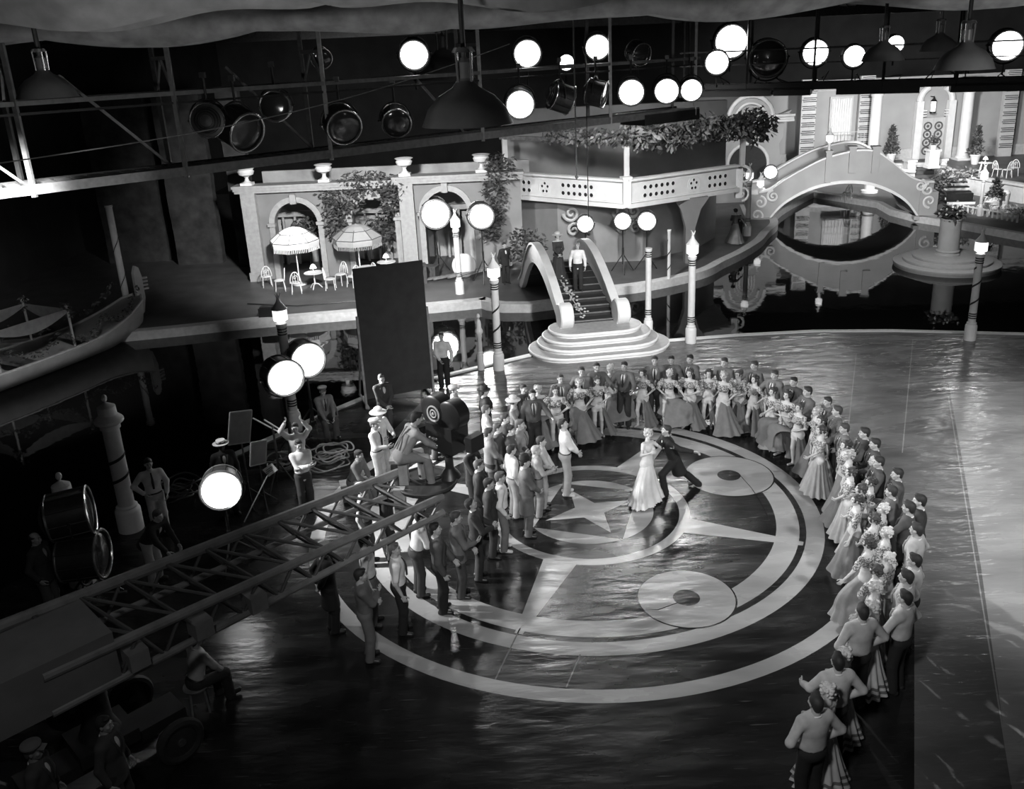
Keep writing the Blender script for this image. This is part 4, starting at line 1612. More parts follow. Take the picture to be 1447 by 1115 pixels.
def studio_lamp(label, loc, target, R, lit, power=0.0, support=None, group=None, angle=60, deep=1.0, beam=None):
    """drum shaped studio lamp: housing with cooling rings, rim, lens, yoke and what carries it"""
    loc = Vector(loc)
    d = (Vector(target) - loc).normalized()
    t = thing('studio_lamp', label, 'lamp', tuple(loc), 0, group)
    R3 = d.to_track_quat('Z', 'Y').to_matrix()
    b = MB()
    L = 1.15 * R * deep
    b.lathe([(0, -L - .28 * R), (.35 * R, -L - .25 * R), (.5 * R, -L - .12 * R), (.72 * R, -L), (.78 * R, -L + .1 * R), (.94 * R, -L + .12 * R), (.97 * R, 0), (.97 * R, .25 * R), (.9 * R, .25 * R), (.9 * R, .05 * R)], n=28, R=R3)
    for k in range(3):
        r = (.42 + .15 * k) * R
        b.tube([R3 @ Vector((r * math.cos(2 * PI * i / 24), r * math.sin(2 * PI * i / 24), -L - (.2 - .07 * k) * R)) for i in range(24)], .025 * R, 5, closed=True)
    for k in range(10):
        a = 2 * PI * k / 10
        b.tube([R3 @ Vector((.98 * R * math.cos(a), .98 * R * math.sin(a), -L + .12 * R)), R3 @ Vector((.99 * R * math.cos(a), .99 * R * math.sin(a), .22 * R))], .03 * R, 5)
    b.build('housing', STEEL, t)
    b = MB()
    b.tube([R3 @ Vector((.98 * R * math.cos(2 * PI * i / 32), .98 * R * math.sin(2 * PI * i / 32), .25 * R)) for i in range(32)], .06 * R, 6, closed=True)
    b.tube([R3 @ Vector((.97 * R * math.cos(2 * PI * i / 32), .97 * R * math.sin(2 * PI * i / 32), -L + .12 * R)) for i in range(32)], .045 * R, 6, closed=True)
    b.build('rim', CHROME if not lit else GREYST, t)
    b = MB()
    b.lathe([(.93 * R, .16 * R), (.8 * R, .22 * R), (.5 * R, .27 * R), (0, .29 * R)], n=28, R=R3)
    b.build('lens', LENS if lit else DARKGLASS, t)
    side = R3 @ Vector((1, 0, 0))
    if abs(side.z) > .5:
        side = R3 @ Vector((0, 1, 0))
    side = Vector((side.x, side.y, 0)).normalized()
    sgn = 1 if support == 'hang' else -1
    b = MB()
    pts = [side * 1.1 * R * math.cos(a) + Vector((0, 0, sgn * 1.22 * R * math.sin(a))) - d * .45 * R for a in np.linspace(0, PI, 13)]
    b.tube(pts, .05 * R, 6)
    for s_ in (-1, 1):
        b.tube([side * s_ * .9 * R - d * .45 * R, side * s_ * 1.2 * R - d * .45 * R], .07 * R, 8)
    b.build('yoke', STEEL, t)
    top = Vector((0, 0, sgn * 1.22 * R)) - d * .45 * R
    if support == 'hang':
        b = MB()
        b.tube([top, top + Vector((0, 0, .5))], .03, 6)
        b.box(top + Vector((0, 0, .5)), (.12, .12, .12))
        b.build('hanger', STEEL, t)
    elif support == 'post':
        b = MB()
        b.tube([top, top - Vector((0, 0, .45))], .035, 6)
        b.build('post', STEEL, t)
    elif support is not None:       # floor height given: tripod stand
        h = loc.z + top.z - support
        b = MB()
        b.tube([top, top - Vector((0, 0, h * .45))], .03, 8)
        b.tube([top - Vector((0, 0, h * .4)), top - Vector((0, 0, h * .8))], .045, 8)
        b.build('stand_column', STEEL, t)
        for k in range(3):
            a = 2 * PI * k / 3 + .5
            e = Vector((.55 * math.cos(a), .55 * math.sin(a), 0))
            b = MB()
            b.tube([top - Vector((0, 0, h * .55)), top - Vector((0, 0, h - .02)) + e], .022, 6)
            b.build('leg', STEEL, t)
    if lit and power:
        spot('lamp_beam', loc + d * R * .5, beam or target, power, angle, .6, R * .8, parent=t)
    return t


up = 'studio lamps along the top of the catwalk'
lo = 'studio lamps below the catwalk hand rail'
RINGC = (2.5, 18, 0)
for px, py, r, lit, pw, tgt, sup, off, lab, grp in (
        (585, 77, 20, 1, 1500, (1, 14, 3), 'post', .4, 'bright round lamp on the catwalk left of the big hanging dome', up),
        (745, 75, 19, 1, 1500, (3, 14, 3), 'post', .4, 'bright round lamp on the catwalk right of the big hanging dome', up),
        (800, 88, 11, 1, 0, (6, 10, 4), 'post', 2.5, 'small dimly lit lamp between two bright ones above the hand rail', up),
        (844, 66, 17, 1, 1800, (4, 14, 2), 'post', .4, 'bright lamp above the hand rail over the white landing', up),
        (905, 76, 15, 0, 0, (12, 14, 4), 'post', .4, 'unlit lamp with glinting glass above the balcony', up),
        (1033, 58, 22, 1, 2600, (5, 14, 1), 'post', .4, 'largest bright lamp of the catwalk above the portal', up),
        (1013, 88, 16, 1, 1000, (-4, 16, 1), 'post', -.4, 'narrow lit lamp turned sideways just under the largest lamp', up),
        (1152, 74, 17, 1, 2600, (6, 14, 1), 'post', .4, 'bright lamp above the crown of the arched bridge', up),
        (1207, 79, 14, 1, 1600, (2, 16, 1), 'post', -.2, 'lit lamp with visible filament above the villa window', up),
        (1265, 62, 11, 1, 0, (14, 14, 2), 'post', .4, 'lamp half hidden behind a hanging shade above the villa', up),
        (1423, 64, 18, 1, 2600, (8, 12, 1), 'post', .4, 'bright lamp at the far right end of the catwalk', up),
        (735, 147, 20, 1, 1800, (2, 12, 1), 'hang', -.3, 'bright lens lamp hung right under the big dome shade', lo),
        (892, 130, 18, 1, 2200, (0, 14, 0), 'hang', -.3, 'lit lamp under the hand rail above the balcony corner', lo),
        (942, 128, 17, 1, 2200, (0, 14, 0), 'hang', -.3, 'lit lamp in the middle of the three under the hand rail', lo),
        (977, 127, 15, 1, 2200, (0, 15, 0), 'hang', -.3, 'lit lamp right of the three under the hand rail', lo),
        (800, 140, 20, 0, 0, (12, 30, 4), 'hang', -.3, 'dark lamp turned away under the hand rail', lo),
        (850, 133, 18, 0, 0, (14, 24, 5), 'hang', -.3, 'dark lamp with bright barn door edges under the hand rail', lo),
        (298, 170, 22, 0, 0, (-9, 40, 7), 'hang', .1, 'unlit lamp showing the ringed back of its housing', lo),
        (345, 185, 27, 0, 0, (0, 16, 5), 'hang', -.3, 'unlit open drum lamp beside the ringed one', lo),
        (389, 150, 20, 0, 0, (-4, 8, 8.5), 'hang', .2, 'dim disc shaped lamp against the catwalk post', lo),
        (485, 178, 24, 0, 0, (0, 14, 5), 'hang', -.2, 'unlit drum lamp with a bright rim left of the big dome', lo),
        (560, 173, 20, 0, 0, (-1, 14, 5), 'hang', .2, 'unlit dark drum lamp at the left edge of the big dome', lo),
        (455, 82, 13, 0, 0, (0, 12, 7), 'post', .6, 'small unlit lamp high above the left hand rail', up),
        (1085, 82, 24, 0, 0, (6, 10, 7), 'post', .3, 'large dark lamp between two bright lamps above the portal', up),
        (1357, 86, 13, 0, 0, (16, 10, 6), 'post', .3, 'small dark lamp near the right end of the catwalk', up)):
    p = (CATP2 if px > 1000 else CATP)(px, py, off)
    dist = (p - Vector((0, 0, CAM_H))).length
    studio_lamp(lab, p, tgt if not lit else (p.x * .35 + tgt[0] * .3, 4, 5), r * dist / FPX, lit, pw * .16, sup, grp, beam=tgt)
fl = 'studio lamps standing on the far terrace'
for px, py, r, base, tgt, pw, lab in (
        (615, 302, 21, (610, 388), (-1, 25, 2), 1800, 'blazing lamp on a stand left of the globe pole'),
        (680, 305, 18, (688, 401), (0, 25, 2), 1800, 'blazing lamp on a stand right of the globe pole'),
        (827, 316, 12, (838, 384), (1.5, 20, 2), 900, 'bright lamp on a stand behind the footbridge'),
        (880, 312, 12, (888, 386), (2.5, 20, 2), 900, 'bright lamp on a tripod under the balcony corner'),
        (1089, 243, 9, (1093, 291), (8, 30, 2), 400, 'small round lamp at the left foot of the arched bridge')):
    g_ = G(*base)
    p = AY(px, py, g_.y)
    dist = (p - Vector((0, 0, CAM_H))).length
    studio_lamp(lab, p, tgt, r * dist / FPX, 1, pw, 0.0, fl)
g_ = G(918, 384)
studio_lamp('unglazed lamp with a dark hood on a tripod right of the balcony corner', AY(914, 312, g_.y), (3.5, 20, 2), .40, 1, 300, 0.0, fl)
for px, py, r, base, tgt, pw, lit, lab in (
        (402, 533, 27, (396, 655), (0.5, 9, 3.5), 2600, 1, 'big lit arc lamp in front of the ribboned lantern pole'),
        (434, 508, 26, (452, 612), (1.5, 9, 3.5), 2600, 1, 'big lit arc lamp behind the seated man in a cap'),
        (312, 692, 28, (305, 800), (-3, 5, 4.0), 2200, 1, 'glaring arc lamp at the left above the crane boom'),
        (118, 722, 32, (135, 845), (-2, 16.5, 2.2), 0, 0, 'upper of two unlit drum lamps at the left seen from the side'),
        (136, 783, 32, (140, 850), (-2, 15.0, 1.2), 0, 0, 'lower of two unlit drum lamps at the left seen from the side')):
    g_ = G(*base)
    p = AY(px, py, g_.y)
    dist = (p - Vector((0, 0, CAM_H))).length
    studio_lamp(lab, p, tgt, r * dist / FPX * .95, lit, pw, 0.0, 'arc lamps on the stage floor', angle=70, deep=1.2, beam=(3.2, 17.5, .6))
# hanging dome shades
for px, py, wpx, y, lab in ((661, 176, 125, 12.5, 'largest dark dome shade hanging near the middle of the stage roof'), (68, 138, 70, 13.0, 'dark dome shade hanging at the far left'),
                            (1362, 98, 70, 15.0, 'dark dome shade hanging at the right over the villa'), (1247, 86, 52, 18, 'conical dark shade hanging before the half hidden lamp'),
                            (1326, 72, 46, 20, 'small flat dark shade high above the medallion door'), (628, 112, 84, 29, 'faint grey conical shade hanging behind the big dome')):
    p = AY(px, py, y)
    dist = (p - Vector((0, 0, CAM_H))).length
    R = wpx / 2 * dist / FPX
    t = thing('pendant_shade', lab, 'pendant lamp', tuple(p), 0, 'dark dome shades hanging from the roof')
    b = MB()
    b.lathe([(R, 0), (R * .97, .06 * R), (.86 * R, .34 * R), (.62 * R, .6 * R), (.3 * R, .78 * R), (.16 * R, .95 * R), (.15 * R, 1.3 * R), (.06 * R, 1.4 * R)], n=36)
    b.lathe([(.06 * R, 1.2 * R), (.28 * R, .7 * R), (.6 * R, .55 * R), (.84 * R, .3 * R), (R, 0)], n=36)
    b.build('shade', mat('shade_enamel', .075, .35, noise=.1), t)
    b = MB()
    for k in range(4):
        a = PI / 4 + PI / 2 * k
        b.tube([(.2 * R * math.cos(a), .2 * R * math.sin(a), .9 * R), (.22 * R * math.cos(a), .22 * R * math.sin(a), 1.5 * R)], .03 * R, 6)
    b.lathe([(.26 * R, 1.5 * R), (.2 * R, 1.6 * R), (.05 * R, 1.62 * R)], n=16)
    b.build('bracket', CHROME, t)
    b = MB()
    b.tube([(0, 0, 1.3 * R), (0, 0, 13.1 - p.z)], .035, 8)
    b.build('rod', STEEL, t)
    b = MB()
    b.ell((0, 0, .3 * R), (.14 * R, .14 * R, .2 * R), 12)
    b.build('bulb', DARKGLASS, t)

# ================================================================== far terrace furniture


def parasol(base, label, lit):
    t = thing('parasol', label, 'parasol', tuple(base), 0, 'fringed parasols on the far terrace')
    cl = mat('parasol_cloth', .78 if lit else .40, .8, noise=.05)  # paler cloth on the lit parasol: its light is in the colour
    b = MB()
    n = 8
    R = 1.05
    prof = [(.02, 2.55), (.35, 2.47), (.62, 2.32), (.66, 2.27), (R, 2.0), (R * 1.01, 1.9), (R * .98, 1.72)]
    b.lathe(prof, n=n)
    b.build('canopy', cl, t, sharp=10)
    b = MB()
    for k in range(80):
        a = 2 * PI * k / 80
        c_ = math.cos(PI / n) / math.cos((a % (2 * PI / n)) - PI / n)
        p = Vector((R * .98 * c_ * math.cos(a), R * .98 * c_ * math.sin(a), 1.72))
        b.tube([p, p - Vector((0, 0, .16))], .014, 4)
    b.build('fringe', cl, t)
    b = MB()
    for k in range(n):
        a = 2 * PI * k / n
        e = Vector((math.cos(a), math.sin(a), 0))
        b.tube([e * .03 + Vector((0, 0, 2.53)), e * .64 + Vector((0, 0, 2.31)), e * R + Vector((0, 0, 2.0))], .02, 5)
        e2 = Vector((math.cos(a + PI / n), math.sin(a + PI / n), 0))
    for z, r in ((2.3, .64), (1.98, 1.05)):
        b.tube([Vector((r * math.cos(2 * PI * k / n), r * math.sin(2 * PI * k / n), z)) for k in range(n)], .02, 5, closed=True)
    b.build('piping', DARKP, t)
    b = MB()
    b.tube([(0, 0, 0), (0, 0, 2.55)], .03, 8)
    b.lathe([(.3, 0), (.3, .05), (.06, .1)], n=16)
    b.build('pole', WHITE, t)
    return t


pg = G(424, 402)
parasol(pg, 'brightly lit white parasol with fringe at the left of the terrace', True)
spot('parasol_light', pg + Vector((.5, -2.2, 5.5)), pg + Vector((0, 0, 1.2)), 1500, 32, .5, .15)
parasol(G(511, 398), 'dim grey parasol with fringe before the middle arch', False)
gtb = 'garden tables under the terrace parasols'
garden_table(tuple(G(446, 408)), 'white table with a lit lamp under the bright parasol', gtb, lamp='small lit lamp on the table under the bright parasol')
garden_table(tuple(G(548, 392)), 'small white table with a lit lamp before the third arch', gtb, lamp='small lit lamp on the table before the third arch')
garden_table(tuple(G(520, 400)), 'grey metal table beneath the dim parasol', gtb)
for px, py, rz, lab in ((378, 405, .4, 'white scrolled chair at the left end of the terrace'), (397, 411, 1.8, 'white scrolled chair left of the bright parasol'), (420, 414, .2, 'white scrolled chair in front of the bright parasol'),
                        (468, 409, -1.5, 'white scrolled chair right of the lamp table'), (483, 402, 2.6, 'white scrolled chair between the two parasols'), (500, 405, .9, 'white scrolled chair before the dim parasol'),
                        (537, 400, -.8, 'white scrolled chair beside the third arch table')):
    metal_chair(tuple(G(px, py)), rz, lab, 'white scrolled chairs on the far terrace')
# dark crates and benches on the terrace behind the board
for k, (px, py, w, h, d, rz) in enumerate(((585, 400, 1.1, .75, .6, .2), (605, 392, .9, .5, .5, -.3), (566, 396, .8, .6, .5, .6))):
    p = G(px, py)
    b = MB()
    b.box((0, 0, h / 2), (w, d, h))
    for s_ in (-1, 1):
        b.box((s_ * w * .3, -d / 2 - .02, h / 2), (.08, .04, h))
    b.box((0, 0, h + .02), (w + .06, d + .06, .04))
    o = b.build('crate', mat('dark_crate', .05, .8, noise=.4), loc=p)
    o.rotation_euler.z = rz
    tag(o, ('dark wooden crate on the terrace nearest the globe pole', 'lower dark crate right behind the other terrace crates', 'small dark crate left of the other terrace crates')[k], 'crate')
p = G(653, 395)
t = thing('round_reflector', 'pale round disc leaning at the foot of the globe pole', 'reflector', tuple(p + Vector((.1, .3, 0))))
b = MB()
b.lathe([(0, 0), (.5, 0), (.52, .03), (.5, .05), (0, .05)], (0, 0, .55), 28, Matrix.Rotation(PI / 2 - .15, 3, 'X'))
b.build('disc', OFFWHITE, t)
for k in range(4):
    p0 = G(625 + 20 * k, 399 - 2 * k)
    b = MB()
    b.beam(p0 + Vector((-1, 0, .12)), p0 + Vector((1.4, .8, .25 + .1 * k)), .2, .05)
    tag(b.build('plank', WOOD), ('grey plank lying on the terrace behind the dark board', 'second grey plank on the terrace, left of the globe pole base', 'third grey plank, crossing behind the globe pole', 'raised grey plank right of the globe pole')[k], 'plank', 'planks on the terrace by the globe pole')

# ================================================================== the tall dark board
FA, FBq = G(519, 577), G(612, 560)
fd = (FBq - FA).normalized()
FLT = thing('dark_board', 'tall plain dark flat standing upright on the floor edge', 'flat', tuple(FA.lerp(FBq, .5)), math.atan2(fd.y, fd.x))
fw_ = (FBq - FA).length
b = MB()
b.box((0, 0, 2.15), (fw_, .06, 3.75))
b.build('panel', FLATB, FLT)
for sx in (-1, 1):
    b = MB()
    b.box((sx * (fw_ / 2 + .02), -.02, 1.35), (.06, .08, 2.7))
    b.box((sx * (fw_ / 2 - .02), .5, .03), (.06, 1.2, .06))
    b.beam((sx * (fw_ / 2 - .02), 1.05, .05), (sx * (fw_ / 2 - .02), .05, 2.4), .05)
    b.build('support_leg', PLANK, FLT)

# ================================================================== camera crane
Za = 2.35
A0, A1 = G(-30, 897, 2.5), G(563, 668, 2.3)
C0, C1 = G(60, 957, 2.35), G(625, 702, 2.15)
CR = thing('camera_crane', 'long steel truss camera crane reaching from the lower left to the crew', 'crane', tuple(G(215, 1010, 0)))
CRM = mat('crane_paint', .24, .45, .2, noise=.2, scale=5)
for a, c_, r in ((A0, A1, .085), (C0, C1, .07), (A0 - Vector((0, 0, .55)), A1 - Vector((0, 0, .35)), .05), (C0 - Vector((0, 0, .55)), C1 - Vector((0, 0, .3)), .06)):
    b = MB()
    b.tube([a, a.lerp(c_, .33), a.lerp(c_, .66), c_], r, 10)
    b.build('boom_tube', CRM, CR, w=True)
b = MB()
K = 11
for i in range(K):
    u, v = i / K, (i + 1) / K
    at, at2 = A0.lerp(A1, u), A0.lerp(A1, v)
    ct, ct2 = C0.lerp(C1, u), C0.lerp(C1, v)
    al, cl_ = (A0 - Vector((0, 0, .55))).lerp(A1 - Vector((0, 0, .35)), (u + v) / 2), (C0 - Vector((0, 0, .55))).lerp(C1 - Vector((0, 0, .3)), (u + v) / 2)
    for p, q in ((at, ct2), (at, al), (al, at2), (ct, cl_), (cl_, ct2), (al, cl_), (at2, ct2)):
        b.tube([p, q], .026, 6)
b.build('lacing', mat('crane_paint_dark', .10, .5, .3, noise=.2, scale=5), CR, w=True)
bdir = (C1 - C0).normalized()
bang = math.atan2(bdir.y, bdir.x)
b = MB()
p = (A0 + C0) / 2 + bdir * .45 + Vector((-.05, -.25, -.25))
b.box(p, (1.6, 1.1, .75), rz=bang)
b.build('counterweight', mat('counterweight_paint', .15, .7, noise=.12, scale=3), CR, w=True)
for u in (.17, .31, .44):
    b = MB()
    b.box(C0.lerp(C1, u) - Vector((0, 0, .3)), (.26, .3, .26), rz=bang)
    b.build('ballast_box', mat('ballast_grey', .20, .7), CR, w=True)
b = MB()
pv = A0.lerp(C0, .5).lerp(A1.lerp(C1, .5), .12)
b.lathe([(.4, .5), (.34, .55), (.2, .9), (.17, 1.9), (.3, 2.0), (.3, 2.1)], (pv.x, pv.y, 0), 20)
b.build('turret', STEEL, CR, w=True)
b = MB()
b.box((pv.x, pv.y, .45), (2.2, .5, .18), rz=bang)
b.box((pv.x, pv.y, .6), (.8, .7, .2), rz=bang)
b.build('chassis', mat('chassis_black', .02, .6), CR, w=True)
for k, q in enumerate((G(255, 1047, .35), G(185, 985, .35), Vector((pv.x - 1.2, pv.y - .9, .35)), Vector((pv.x - .9, pv.y + .9, .35)))):
    b = MB()
    Rw = Matrix.Rotation(bang + PI / 2, 3, 'Z') @ Matrix.Rotation(PI / 2, 3, 'Y')
    b.tube([q + Rw @ Vector((.28 * math.cos(2 * PI * i / 24), .28 * math.sin(2 * PI * i / 24), 0)) for i in range(24)], .07, 8, closed=True)
    b.lathe([(0, -.05), (.22, -.03), (.22, .03), (0, .05)], q, 20, Rw)
    b.build('wheel', mat('tyre', .03, .7), CR, w=True)
    b = MB()
    b.lathe([(0, -.07), (.06, -.07), (.06, .07), (0, .07)], q, 12, Rw)
    b.build('hub', CHROME, CR, w=True)
# head platform with seat post and turntable
HP = A1.lerp(C1, .5) + bdir * .15
b = MB()
b.lathe([(0, -.06), (.52, -.06), (.54, -.02), (.52, .02), (0, .02)], HP, 32)
b.tube([HP + Vector((.54 * math.cos(2 * PI * i / 32), .54 * math.sin(2 * PI * i / 32), .02)) for i in range(32)], .03, 6, closed=True)
b.build('head_platform', mat('platform_black', .03, .6), CR, w=True)
b = MB()
b.box(HP + Vector((-.38, -.05, .25)), (.16, .2, .5))
b.build('seat_post', PLANK, CR, w=True)
b = MB()
b.box(HP + Vector((-.38, -.05, .52)), (.42, .4, .06))
b.build('operator_seat', PLANK, CR, w=True)
b = MB()
b.box(HP + Vector((-.45, -.3, -.2)), (.2, .14, .5))
b.build('platform_bracket', PLANK, CR, w=True)
b = MB()
b.lathe([(.2, .02), (.16, .1), (.08, .2), (.07, .42), (.14, .48), (.14, .56)], HP + Vector((.42, .12, 0)), 16)
b.build('camera_column', STEEL, CR, w=True)
MC = HP + Vector((.42, .12, .56))
cmr = thing('film_camera', 'large black film camera with a round film magazine on the crane head', 'camera', tuple(MC), math.radians(-40))
cmr.scale = (1.25, 1.25, 1.25)
b = MB()
b.box((0, 0, .22), (.5, .34, .4))
b.box((.0, .0, .03), (.3, .3, .06))
b.box((-.3, .1, .22), (.12, .12, .12))
b.build('body', mat('camera_black', .018, .35, noise=.1), cmr)
b = MB()
Rm = Matrix.Rotation(PI / 2, 3, 'X')
for x, r in ((-.15, .23), (.16, .21)):
    b.lathe([(0, -.12), (r - .03, -.12), (r, -.1), (r, .1), (r - .03, .12), (0, .12)], (x, 0, .58), 28, Rm)
b.box((0, 0, .5), (.5, .22, .22))
b.build('magazine', mat('camera_black', .018, .35, noise=.1), cmr)
b = MB()
for r, w_ in ((.11, .012), (.055, .01)):
    b.tube([Vector((-.12 + r * math.cos(2 * PI * i / 24), -.125, .56 + r * math.sin(2 * PI * i / 24))) for i in range(24)], w_, 5, closed=True)
b.ell((-.12, -.13, .56), (.025, .015, .025), 10)
b.build('magazine_ring', OFFWHITE, cmr)
b = MB()
b.lathe([(.06, 0), (.07, .12), (.1, .22), (.08, .22), (.05, .1), (0, .1)], (.25, 0, .24), 18, Matrix.Rotation(PI / 2, 3, 'Y'))
b.box((.52, 0, .24), (.12, .26, .22))
b.build('lens_hood', BLACK, cmr)
b = MB()
for k in range(6):
    b.ell((-.15 + .06 * (k % 3), -.19, .12 + .1 * (k // 3)), (.025, .02, .025), 8)
b.tube([(-.2, -.2, .2), (-.3, -.26, .22)], .012, 5)
b.build('control_knob', CHROME, cmr)
b = MB()
b.tube([(-.08, .05, .05), (-.5, .0, .0), (-.68, -.02, -.1)], .02, 6)
b.build('pan_handle', CHROME, cmr)

# ================================================================== stands, boards and cables among the crew
for k, (px, py, base, w_, h_, rz, tilt, lab) in enumerate(((339, 604, (352, 712), .55, .72, .9, .25, 'larger grey gobo board tilted on a stand above the glaring arc lamp'), (365, 640, (372, 718), .40, .52, .9, .2, 'smaller grey gobo board below the larger one'))):
    g_ = G(*base)
    p = AY(px, py, g_.y)
    t = thing('gobo_board', lab, 'gobo', (p.x, p.y, 0), rz, 'gobo boards on stands')
    b = MB()
    Rr = Matrix.Rotation(tilt, 3, 'Y')
    b.box((0, 0, p.z), (w_, .02, h_), R=Rr)
    b.build('board', mat('gobo_grey', .11, .8), t)
    b = MB()
    for s_ in (-1, 1):
        b.beam(Rr @ Vector((s_ * w_ / 2, 0, -h_ / 2)) + Vector((0, 0, p.z)), Rr @ Vector((s_ * w_ / 2, 0, h_ / 2)) + Vector((0, 0, p.z)), .025)
        b.beam(Rr @ Vector((-w_ / 2, 0, s_ * h_ / 2)) + Vector((0, 0, p.z)), Rr @ Vector((w_ / 2, 0, s_ * h_ / 2)) + Vector((0, 0, p.z)), .025)
    b.build('edge', GREYST, t)
    b = MB()
    b.tube([(0, .03, p.z), (0, .03, 0)], .018, 6)
    for a in (0, 2.1, 4.2):
        b.tube([(0, .03, .4), (.35 * math.cos(a), .35 * math.sin(a), .01)], .014, 5)
    b.build('stand', STEEL, t)
p0, p1 = G(345, 738, .05), AY(382, 664, G(345, 738).y + .6)
t = thing('slate_board', 'white slate with dark print lines on a slanting stick', 'slate', tuple(p0))
b = MB()
b.tube([p0, p1], .014, 6)
b.build('stick', PLANK, t, w=True)
b = MB()
b.box(p1, (.26, .03, .2), R=Matrix.Rotation(-.6, 3, 'Y'))
for k in range(3):
    b.box(p1 + Vector((-.02, -.018, .04 - .045 * k)), (.18, .006, .012), R=Matrix.Rotation(-.6, 3, 'Y'), mi=1)
b.build('board', [WHITE, BLACK], t, w=True)
for k, (px, py, n, R, v, lab) in enumerate(((470, 655, 9, .55, .30, 'tangled pale cable coil on the floor behind the crane boom'), (255, 700, 7, .5, .06, 'dark coil of cable heaped beside the man in white trousers'), (405, 660, 6, .4, .16, 'grey cable heap beside the man raising his arms'))):
    c_ = G(px, py)
    b = MB()
    for i in range(n):
        r = R * rng.uniform(.5, 1)
        o = rng.normal(size=2) * .15
        ph = rng.uniform(0, 6)
        pts = [Vector((c_.x + o[0] + r * math.cos(a), c_.y + o[1] + r * .8 * math.sin(a), .03 + .05 * i + .04 * math.sin(3 * a + ph))) for a in np.linspace(0, 2 * PI, 28)]
        b.tube(pts, .02, 5)
    tag(b.build('cable_coil', mat('cable', v, .7)), lab, 'cable', 'cable coils among the crew')
t = thing('equipment_stand', 'dark tripod stand with crossed pale bars beside the man raising his arms', 'stand', tuple(G(398, 690)))
b = MB()
b.tube([(0, 0, 0.5), (0, 0, 1.55)], .025, 6)
b.build('column', STEEL, t)
b = MB()
b.tube([(-.45, .1, 1.75), (.4, -.1, 1.3)], .016, 6)
b.tube([(-.2, .1, 1.7), (.5, -.05, 1.25)], .016, 6)
b.build('cross_bar', OFFWHITE, t)
for a in (0, 2.1, 4.2):
    b = MB()
    b.tube([(0, 0, .7), (.4 * math.cos(a), .4 * math.sin(a), 0)], .018, 6)
    b.build('leg', STEEL, t)
t = thing('wood_chair', 'dark bentwood chair under the seated man in a cap', 'chair', tuple(G(464, 612)), -.6)
b = MB()
b.box((0, 0, .45), (.42, .42, .04))
b.build('seat', WOOD, t)
for sx in (-1, 1):
    for sy in (-1, 1):
        b = MB()
        b.tube([(sx * .18, sy * .18, .44), (sx * .2, sy * .2, 0)], .018, 6)
        b.build('leg', WOOD, t)
b = MB()
b.tube([Vector((.2 * math.cos(a), .22, .45 + .45 * math.sin(a))) for a in np.linspace(0, PI, 11)], .018, 6)
for x in (-.08, .08):
    b.tube([(x, .22, .45), (x, .22, .86)], .012, 5)
b.build('backrest', WOOD, t)
t = thing('apple_box', 'low dark crate seat under the crouching man behind the boom', 'crate', tuple(G(500, 703)), .3)
b = MB()
b.box((0, 0, .18), (.5, .35, .36))
b.box((0, 0, .37), (.54, .39, .03))
b.build('box', WOOD, t)
b = MB()
pts = [G(350, 430), G(420, 433), G(480, 428), G(530, 424)]
b.tube([p + Vector((0, 0, .02)) for p in pts], .03, 6)
tag(b.build('floor_cable', BLACK), 'black cable lying along the far terrace before the parasols', 'cable')
p = G(385, 448)
b = MB()
b.box((p.x, p.y + .1, .2), (.95, .5, .36))
b.box((p.x, p.y + .1, .39), (.85, .4, .06))
tag(b.build('black_case', BLACK), 'small black case on the terrace kerb left of the ribboned lantern pole', 'case')
# ropes and wires hanging from the roof
for px, py, y, m, lab in ((815, 250, 25.5, CHROME, 'bright thin pipe hanging in front of the balcony left half'), (832, 330, 25.0, BLACK, 'dark rope hanging straight down before the balcony')):
    p = AY(px, py, y)
    b = MB()
    b.tube([p, Vector((p.x, p.y, 11.6))], .022 if m is CHROME else .014, 6)
    b.ell(p, (.05, .05, .07), 8)
    tag(b.build('hanging_line', m), lab, 'rope')
b = MB()
pa, pb = AY(-10, 232, 15.5), AY(720, 62, 24)
b.tube([pa.lerp(pb, t) - Vector((0, 0, .35 * math.sin(PI * t))) for t in np.linspace(0, 1, 20)], .012, 5)
tag(b.build('slack_wire', GREYST), 'thin slack wire strung along the left part of the catwalk', 'wire')
# ================================================================== people
A_ = np.array


def norm(v):
    return v / (np.linalg.norm(v) + 1e-9)


def cone(a, b, ra, rb, flat=None, ax=None):
    return ('c', A_(a, float), A_(b, float), ra, rb, flat, ax)


def ell(c, r, R=None):
    return ('e', A_(c, float), A_(r, float), R)


def ev(p, P):
    if p[0] == 'c':
        _, a, b, ra, rb, flat, ax = p
        ab = b - a
        q = P - a
        t = np.clip(q @ ab / (ab @ ab + 1e-9), 0, 1)
        q = q - t[:, None] * ab
        r = ra + (rb - ra) * t
        if flat:
            f = q @ ax
            d2 = (q * q).sum(1) - f * f
            return (np.sqrt(np.maximum(d2, 0) + (f / flat) ** 2) - r) * (.5 + .5 * flat)
        return np.sqrt((q * q).sum(1)) - r
    _, c, r, R = p
    q = P - c
    if R is not None:
        q = q @ R
    k = np.sqrt(((q / r) ** 2).sum(1))
    return (k - 1) * r.min() * (1 + .3 * (r.max() / r.min() - 1) * 0)


def field(prims, k, cuts=()):
    """smooth union of the primitives, then cut by the given functions"""
    def f(P):
        d = None
        for p in prims:
            e = ev(p, P)
            if d is None:
                d = e
            else:
                h = np.clip(.5 + .5 * (d - e) / k, 0, 1)
                d = d + (e - d) * h - k * h * (1 - h)
        for c in cuts:
            d = np.maximum(d, c(P))
        return d
    return f


